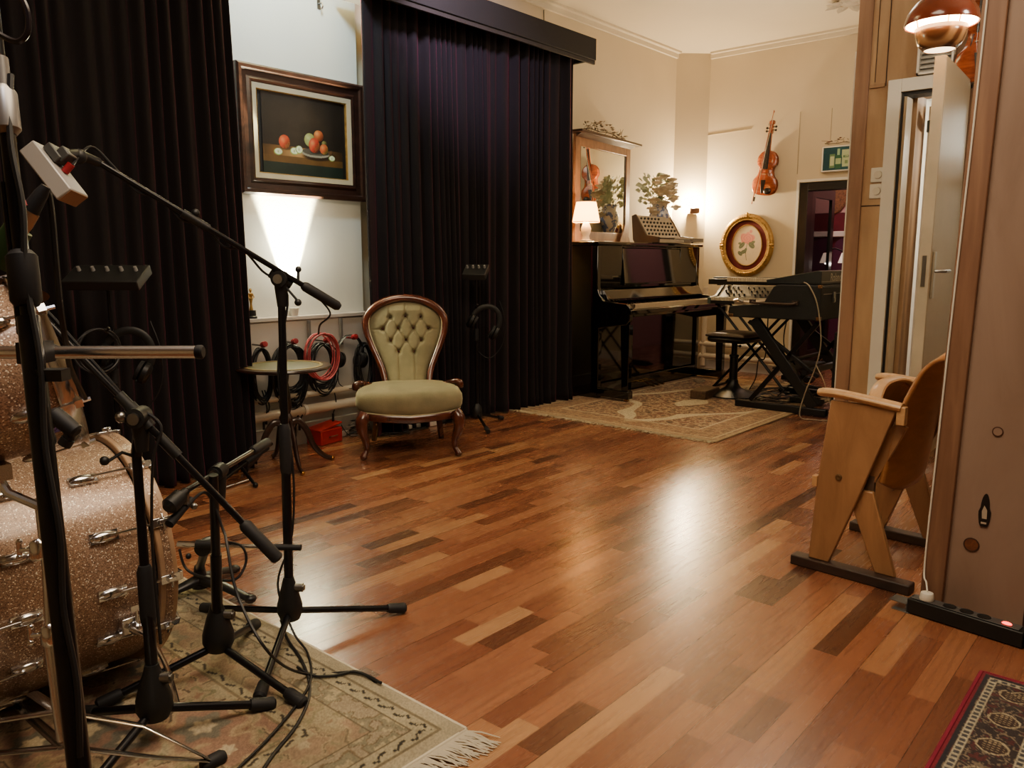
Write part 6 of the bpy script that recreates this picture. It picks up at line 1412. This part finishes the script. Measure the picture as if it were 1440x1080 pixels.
# seat board folded up
def seatp(u, v):
    x = .05 + (CWd - .10) * u; a = 2 * u - 1
    z = .38 + .345 * v - .03 * max(0, v - .6) * abs(a) ** 3 * 6; y = -.20 - .06 * v + .05 * math.sin(v * PI) + .03 * (1 - a * a)
    return (x, y + .02, z)
m = MB(); m.grid(seatp, 21, 21); m.build('folded_seat', WOOD('seat_ply', '6c4226', '95623a', .3, (10, 3, 3), coat=.3), cs, solid=.016, ang=180)
m = MB(); P = [seatp(k / 20, 1) for k in range(21)]; m.tube([(p[0], p[1], p[2] + .006) for p in P], .014, 10, True, (1.8, .8)); m.build('seat_front_edge', beech_light, cs)
m = MB(); m.cyl((.01, -.19, .37), (CWd - .01, -.19, .37), .010); m.b2((.03, -.27, .30), (.05, -.15, .40)); m.b2((CWd - .05, -.27, .30), (CWd - .03, -.15, .40)); m.build('pivot_rail', steel, cs)

# ================================================================ BLACK POWER STRIP
pa, pb = wz(1268, 868), wz(1428, 922); dirp = (pb - pa); rzp = math.atan2(dirp.y, dirp.x)
ps = thing('black_power_strip', 'black power strip with a glowing red switch at the foot of the timber partition', 'power strip', (2.842, .50, 0), math.atan2(-.365, -.048))
Ls = .40
m = MB(); m.b2((-Ls / 2 + .03, -.028, .004), (Ls / 2 - .02, .028, .055)); m.build('housing', black_plastic, ps, bevel=.004)
m = MB(); m.b2((-Ls / 2 + .04, -.02, .0555), (Ls / 2 - .035, .022, .058)); m.build('top_plate', grey_plastic, ps, bevel=.001)
for i in range(3):
    m = MB(); m.lathe([(.020, 0), (.0205, .0015), (.0175, .0015), (.016, .0005), (0, .0005)], (-.045 + i * .052, .001, .058), (0, 0, 1), 24, False); m.build('socket', black_plastic, ps)
m = MB(); m.b2((-Ls / 2 - .03, -.028, .03), (-Ls / 2 + .029, .028, .034)); m.b2((-Ls / 2 - .02, -.028, .0), (-Ls / 2 + .04, -.004, .003)); m.b2((-Ls / 2 + .026, -.026, .0), (-Ls / 2 + .0299, .026, .034)); m.build('mounting_ear', M('ear_grey', '5a5854', .4, .4), ps, bevel=.001)
m = MB(); m.b2((Ls / 2 - .0199, -.026, .002), (Ls / 2 + .02, .026, .05)); m.build('end_cap', black_plastic, ps, bevel=.008)
m = MB(); m.ball((Ls / 2 - .075, .001, .058), .012, 14, (1.25, .8, .5)); m.build('red_switch', M('switch_glow', 'c02020', .4, emit='ff2a1a', es=5), ps)
pg = thing('white_plug', 'round white plug in the left socket of the black power strip', 'plug', tuple((pmat(ps) @ Vector((-.118, .001, .0585)))))
m = MB(); m.lathe([(0, 0), (.022, 0), (.023, .003), (.021, .018), (.019, .024), (.012, .027), (0, .027)], (0, 0, 0), (0, 0, 1), 28); m.build('body', white_plastic, pg)
pp = pmat(pg) @ Vector((0, 0, .0275))
cableo('extension_cable', 'thin white cord running up the edge of the timber partition', [pp, pp + Vector((.03, .012, .02)), (2.930, .648, .15), (2.930, .641, .5), (2.930, .632, .9), (2.930, .622, 1.3), (2.930, .614, 1.6), (2.930, .605, 2.05), (2.930, .586, 3.1)], .003, white_plastic, 5)

# ================================================================ PENDANT LAMP
plc = at(1324, 33, 3.75)
pd_ = thing('pendant_lamp', 'brown glazed double-dome pendant lamp glowing near the studio doors', 'lamp', (plc.x, plc.y, plc.z))
m = MB(); m.lathe([(.158, -.005), (.160, .0), (.150, .045), (.12, .09), (.075, .125), (.04, .14), (.03, .17), (.0, .175)], (0, 0, 0), (0, 0, 1), 48, False); m.build('upper_dome', M('glaze_brown', '7a3a22', .2, 0, .15, coat=.5), pd_, solid=.004)
m = MB(); m.lathe([(.152, -.002), (.145, .042), (.11, .085), (.0, .11)], (0, 0, 0), (0, 0, 1), 48, False); m.build('dome_lining', M('lining_white', 'e8d8c0', .6, emit='ffd9a0', es=3.0), pd_)
lo = newmat('amber_bowl'); mm_, nt, b = lo; b.inputs['Base Color'].default_value = lin('8a5a30'); b.inputs['Roughness'].default_value = .25; b.inputs['Coat Weight'].default_value = .5
wv = N(nt, 'ShaderNodeTexWave', Scale=6.0, Distortion=2.0, Detail=2.0); nt.links.new(coords(nt, (1, 1, .2)), wv.inputs['Vector']); nt.links.new(ramp(nt, wv.outputs['Fac'], [(.2, '6a4426'), (.8, 'b08656')]), b.inputs['Base Color'])
m = MB(); m.lathe([(.112, -.02), (.108, -.055), (.095, -.09), (.068, -.12)], (0, 0, 0), (0, 0, 1), 48, False); m.build('lower_bowl', mm_, pd_, solid=.004)
m = MB(); m.lathe([(.105, -.022), (.10, -.055), (.088, -.088), (.064, -.118), (0, -.10)], (0, 0, 0), (0, 0, 1), 48, False); m.build('bowl_lining', M('lining2', 'f0e0c8', .6, emit='ffdcae', es=3.5), pd_)
m = MB()
for k in range(3): a = k * 2.09; m.cyl((.10 * math.cos(a), .10 * math.sin(a), -.02), (.12 * math.cos(a), .12 * math.sin(a), .07), .003, seg=6)
m.build('spacer', brass, pd_)
m = MB(); m.cyl((0, 0, .175), (0, 0, CZ - plc.z), .004, seg=8); m.build('flex', M('flex_brown', '3a2418', .5), pd_)

# ================================================================ switches, vent, hanging instrument, ceiling items
for i, (px_, py_, lab) in enumerate(((1236, 246, 'upper of the two round white dimmer switches on the plywood'), (1234, 269, 'lower of the two round white dimmer switches on the plywood'))):
    q = wx(px_, py_, XD); s_ = thing('dimmer_switch', lab, 'switch', (XD - .001, q.y, q.z))
    m = MB(); m.b2((-.012, -.045, -.044), (0, .045, .044)); m.build('plate', white_plastic, s_, bevel=.004)
    m = MB(); m.lathe([(.024, 0), (.022, .014), (0, .015)], (-.012, 0, 0), (-1, 0, 0), 24, False); m.build('knob', M('knob_white%d' % i, 'cfc8b8', .4), s_)
q0, q1 = wx(1300, 50, XD - .06), wx(1332, 92, XD - .06)
vn = thing('louvre_vent', 'white slatted vent above the studio doors behind the pendant lamp', 'vent', (XD - .002, (q0.y + q1.y) / 2, (q0.z + q1.z) / 2))
hw_, hh_ = abs(q0.y - q1.y) / 2 + .03, abs(q0.z - q1.z) / 2 + .03
m = MB(); m.b2((-.06, -hw_, -hh_), (0, -hw_ + .012, hh_)); m.b2((-.06, hw_ - .012, -hh_), (0, hw_, hh_)); m.b2((-.06, -hw_, -hh_), (0, hw_, -hh_ + .012)); m.b2((-.06, -hw_, hh_ - .012), (0, hw_, hh_)); m.build('frame', white_paint, vn)
m = MB(); ns = int(2 * hh_ / .03)
for k in range(ns): m.box((-.035, 0, -hh_ + .02 + k * (2 * hh_ - .03) / ns), (.04, 2 * hw_ - .03, .004), Matrix.Rotation(R(-35), 3, 'Y'))
m.b2((-.008, -hw_ + .01, -hh_ + .01), (-.004, hw_ - .01, hh_ - .01)); m.build('slats', M('slat_white', 'b9b6ae', .5), vn)
q = wx(1377, 114, XD - .06)
v2 = dup(vl_, (XD - .035, q.y, q.z), (0, 0, -PI / 2), 'orange-brown violin hung above the studio doors, mostly hidden by the timber partition')
# ceiling rosette
q = wz(1195, 2, CZ); ro = thing('ceiling_rosette', 'pale plaster rosette on the ceiling near the far wall', 'ceiling ornament', (q.x, q.y, CZ - .002))
m = MB(); m.lathe([(0, -.03), (.05, -.03), (.07, -.02), (.09, 0)], (0, 0, 0), (0, 0, 1), 24, False)
for k in range(8):
    a = k * PI / 4; m.leaf((.05 * math.cos(a), .05 * math.sin(a), -.02), (math.cos(a), math.sin(a), -.1), (0, 0, 1), .16, .09); m.ball((.12 * math.cos(a), .12 * math.sin(a), -.02), .022, 8, (1.6, 1, .6), Matrix.Rotation(a, 3, 'Z'))
m.build('rosette', M('rosette_plaster', 'a89c88', .8), ro)
# thin wire and hook on the wall
q = wy(765, 20, YL - .012); cableo('wall_wire', 'thin dark wire hanging down the cream wall above the pelmet', [(q.x, YL - .01, CZ - .07), (q.x + .003, YL - .01, CZ - .2), (q.x, YL - .01, wy(765, 38, YL).z)], .004, black_plastic)
q = wy(450, 5, YL - .03); hk = thing('wall_hook', 'small metal hook high on the pale wall above the painting', 'hook', tuple(q))
m = MB(); m.tube([(0, .016, 0), (0, -.02, 0), (0, -.03, -.02), (0, -.02, -.035)], .005, 8); m.b2((-.012, .012, -.03), (.012, .016, .03)); m.build('hook', steel, hk)
# small lamp seen through the doorway
q = wx(1190, 366, 9.2); wl = thing('small_lamp', 'small bright lamp glimpsed through the black doorway', 'lamp', (q.x, q.y, q.z))
m = MB(); m.lathe([(.085, -.03), (.05, .08), (.0, .085)], (0, 0, 0), (0, 0, 1), 24, False); m.build('lamp_shade', M('small_shade', 'e8c8b0', .6, emit='ffe0c8', es=.6), wl, solid=.002)
m = MB(); m.ball((0, 0, -.02), .035, 12); m.build('bulb', M('small_bulb', 'ffffff', .5, emit='fff0e0', es=30), wl)
m = MB(); m.cyl((0, 0, -.05), (0, 0, -q.z + .02), .01); m.lathe([(0, 0), (.1, 0), (.09, .02), (0, .03)], (0, 0, -q.z), (0, 0, 1), 20); m.tube([(0, 0, .08), (.0, .12, .13), (.0, .3, .12)], .008, 8); m.build('stand', black_metal, wl)

# ================================================================ HEADPHONE / MONITOR STANDS by the curtains
def monitor_stand(name, label, base, ztop, dev, lab_dev, hp_label, yaw, dw, hz, nk):
    t = thing(name, label, 'stand', (base[0], base[1], 0), yaw); LR = .27
    m = MB(); m.tube([(0, 0, .10), (0, 0, ztop * .62)], .0125, 12); m.tube([(0, 0, ztop * .6), (0, 0, ztop)], .008, 12); m.build('pole', black_tube, t)
    m = MB(); m.tube([(0, 0, ztop * .58), (0, 0, ztop * .66)], .017, 12); m.build('clutch', dark_rubber, t)
    m = MB(); m.lathe([(.02, .06), (.036, .075), (.04, .11), (.03, .15), (.014, .17)], (0, 0, 0), (0, 0, 1), 20); m.build('hub', black_plastic, t)
    for k in range(3):
        a = R(k * 120 - 60); m = MB(); m.tube([(0, 0, .10), (LR * math.cos(a), LR * math.sin(a), .018)], .010, 10); lg = m.build('leg', black_tube, t)
        m = MB(); m.tube([((LR - .04) * math.cos(a), (LR - .04) * math.sin(a), .032), ((LR + .01) * math.cos(a), (LR + .01) * math.sin(a), .019)], .0165, 12); m.build('rubber_foot', dark_rubber, lg)
    d = thing('monitor_mixer', lab_dev, 'mixer', (base[0], base[1], ztop + .012), yaw + dev)
    rotx = Matrix.Rotation(R(28), 3, 'X')
    m = MB(); m.box((0, 0, .02), (dw, .15, .045), rotx); m.build('body', M('mixer_grey', '1e1e20', .5, .1, .1), d, bevel=.004)
    for k in range(nk):
        c = rotx @ Vector((-dw * .38 + k * dw * .76 / (nk - 1), .02, .0235)) + Vector((0, 0, .02)); m = MB(); m.cyl(c, c + rotx @ Vector((0, 0, .02)), .009, .007, 10); m.build('knob', M('knob_pale', '8a8a8a', .4) if 'kp' not in MATS else MATS['kp'], d); MATS['kp'] = d.children[-1].data.materials[0]
    h = thing('headphones', hp_label, 'headphones', (base[0] + .035, base[1] - .06, hz), yaw + R(15)); headphones(h, 1.15, rot=R(28))
    m = MB(); m.tube(spline([(-.05, 0, -.12), (-.06, .01, -.2), (.03, .02, -.26), (.12, .02, -.16), (.14, .01, .0), (.1, .02, .15)], 6), .003, 5); m.build('cable', cable_black, h)
    hk = MB(); hk.tube([(0, -.012, hz + .115), (0.02, -.07, hz + .118), (.03, -.075, hz + .13)], .006, 8); hk.build('hook', black_metal, t)
    return t
qf = wy(662, 580, 3.93)
monitor_stand('monitor_stand', 'slim black stand in front of the plum curtain right of the armchair', (4.12, 3.92), 1.08, 0, 'small black mixer box on the slim stand right of the armchair', 'black headphones hanging on the slim stand right of the armchair', R(-60), .165, .76, 4)
monitor_stand('monitor_stand', 'slim black stand in the dark in front of the left curtain behind the drums', (1.49, 3.64), 1.09, 0, 'grey mixer box with pale knobs on the slim stand behind the drums', 'black headphones hanging in the dark on the stand behind the drums', R(-50), .33, .78, 5)
t = coil_obj('cable_coil', 'black cable coil hanging on the stand behind the drums', 'cable', 140, 492, .10, .10, 5, M('cable_grey', '2c2c2e', .4), r=.004, tails=0, hook=False, Y=3.60)
# black boom stand lying low against the left curtain
fa, fb_ = wz(232, 695, .10), wz(372, 628, .22)
ls = thing('folded_microphone_stand', 'black folded boom stand lying behind the round table by the left curtain', 'stand', (2.05, 4.0, 0))
m = MB(); m.tube([(1.95, 3.72, .05), (2.50, 4.03, .14)], .011, 12); m.build('pole', black_tube, ls, world=True)
m = MB(); m.tube([(2.25, 3.89, .10), (2.45, 4.0, .13)], .017, 12); m.build('grip', dark_rubber, ls, world=True)
for e_ in ((2.32, 4.02), (2.2, 3.72), (2.05, 3.98)):
    m = MB(); m.tube([(2.2, 3.86, .09), (e_[0], e_[1], .014)], .009, 10); m.ball((e_[0], e_[1], .016), .015, 8); m.build('leg', black_tube, ls, world=True)
m = MB(); m.cyl((2.03, 3.80, .012), (2.26, 3.86, .012), .006); m.build('chrome_rod', chrome, ls, world=True)

# ================================================================ LIGHTS
def area(name, loc, target, size, power, color, sy_=None):
    l = bpy.data.lights.new(name, 'AREA'); l.energy = power; l.color = color; l.size = size
    if sy_: l.shape = 'RECTANGLE'; l.size_y = sy_
    o = bpy.data.objects.new(name, l); COL.objects.link(o); o.location = loc
    o.rotation_euler = (Vector(target) - Vector(loc)).to_track_quat('-Z', 'Y').to_euler(); return o
def point(name, loc, power, color, r=.03):
    l = bpy.data.lights.new(name, 'POINT'); l.energy = power; l.color = color; l.shadow_soft_size = r
    o = bpy.data.objects.new(name, l); COL.objects.link(o); o.location = loc; return o
def spot(name, loc, target, power, color, ang, blend=.5, r=.03):
    l = bpy.data.lights.new(name, 'SPOT'); l.energy = power; l.color = color; l.spot_size = R(ang); l.spot_blend = blend; l.shadow_soft_size = r
    o = bpy.data.objects.new(name, l); COL.objects.link(o); o.location = loc
    o.rotation_euler = (Vector(target) - Vector(loc)).to_track_quat('-Z', 'Y').to_euler(); return o
WARM = (1, .70, .42); WARM2 = (1, .82, .60)
sc_w = pmat(scn) @ Vector((0, -.06, .06))
point('sconce_light', sc_w, 110, (1, .76, .46), .05)
point('table_lamp_light', pmat(lm) @ Vector((0, 0, .25)), 30, (1, .74, .42), .04)
spot('uplight_lamp', tuple(pmat(ul) @ Vector((0, -.06, .06))), tuple(pmat(ul) @ Vector((0, -.04, .7))), 3800, (1, .93, .60), 40, .45, .015)
point('uplight_spill', tuple(pmat(ul) @ Vector((0, -.12, .45))), 6, (1, .93, .68), .04)
point('pendant_light', (plc.x, plc.y, plc.z - .02), 16, WARM2, .05)
spot('niche_washer', (2.85, 3.7, 3.3), (3.05, 4.5, 2.55), 75, (.58, .82, 1.0), 85, .8, .1)
spot('curtain_washer', (3.4, 3.2, 3.28), (4.1, 4.1, 2.85), 150, (.86, .74, 1.0), 62, .9, .1)
area('ceiling_fill', (1.2, .9, 3.2), (1.6, 1.3, 0), 1.8, 66, (1, .80, .56))
area('room_fill', (5.9, 2.0, 3.28), (6.4, 2.6, 0), 1.4, 26, (1, .86, .68))
area('ceiling_bounce', (6.2, 2.4, 2.2), (6.4, 2.6, 3.3), 1.2, 11, (1, .86, .70))
spot('kit_spot', (.2, .6, 3.2), (.8, 2.2, .3), 26, (.82, .84, 1.0), 60, .7, .15)
point('passage_fill', (4.2, .1, 2.5), 24, (1, .86, .68), .12)  # added fill without a fixture, brightens the open door leaf
point('vestibule_fill', (5.85, .95, 1.9), 14, (1, .90, .72), .06)  # unseen extra source added to lift the pine lining and white jambs
point('pink_room_light', (9.4, 3.2, 2.5), 24, (1, .86, .80), .2)
point('control_room_light', (XD + 1.2, .9, 2.1), 32, (1, .93, .80), .15)
w = bpy.data.worlds.new('world'); SC.world = w; w.use_nodes = True
w.node_tree.nodes['Background'].inputs[0].default_value = (1, .85, .7, 1); w.node_tree.nodes['Background'].inputs[1].default_value = .02

cam = bpy.data.cameras.new('camera'); co = bpy.data.objects.new('camera', cam); COL.objects.link(co); SC.camera = co
cam.sensor_fit = 'HORIZONTAL'; cam.sensor_width = 36; cam.lens = 36 * F / 1440; cam.clip_start = .02
co.matrix_world = Matrix.Translation((0, 0, CH)) @ Matrix((RT, UP, -FW)).transposed().to_4x4()
SC.view_settings.view_transform = 'AgX'; SC.view_settings.look = 'AgX - Base Contrast'; SC.view_settings.exposure = 0.85; SC.view_settings.gamma = .9
SC.cycles.max_bounces = 8; SC.cycles.sample_clamp_indirect = 6
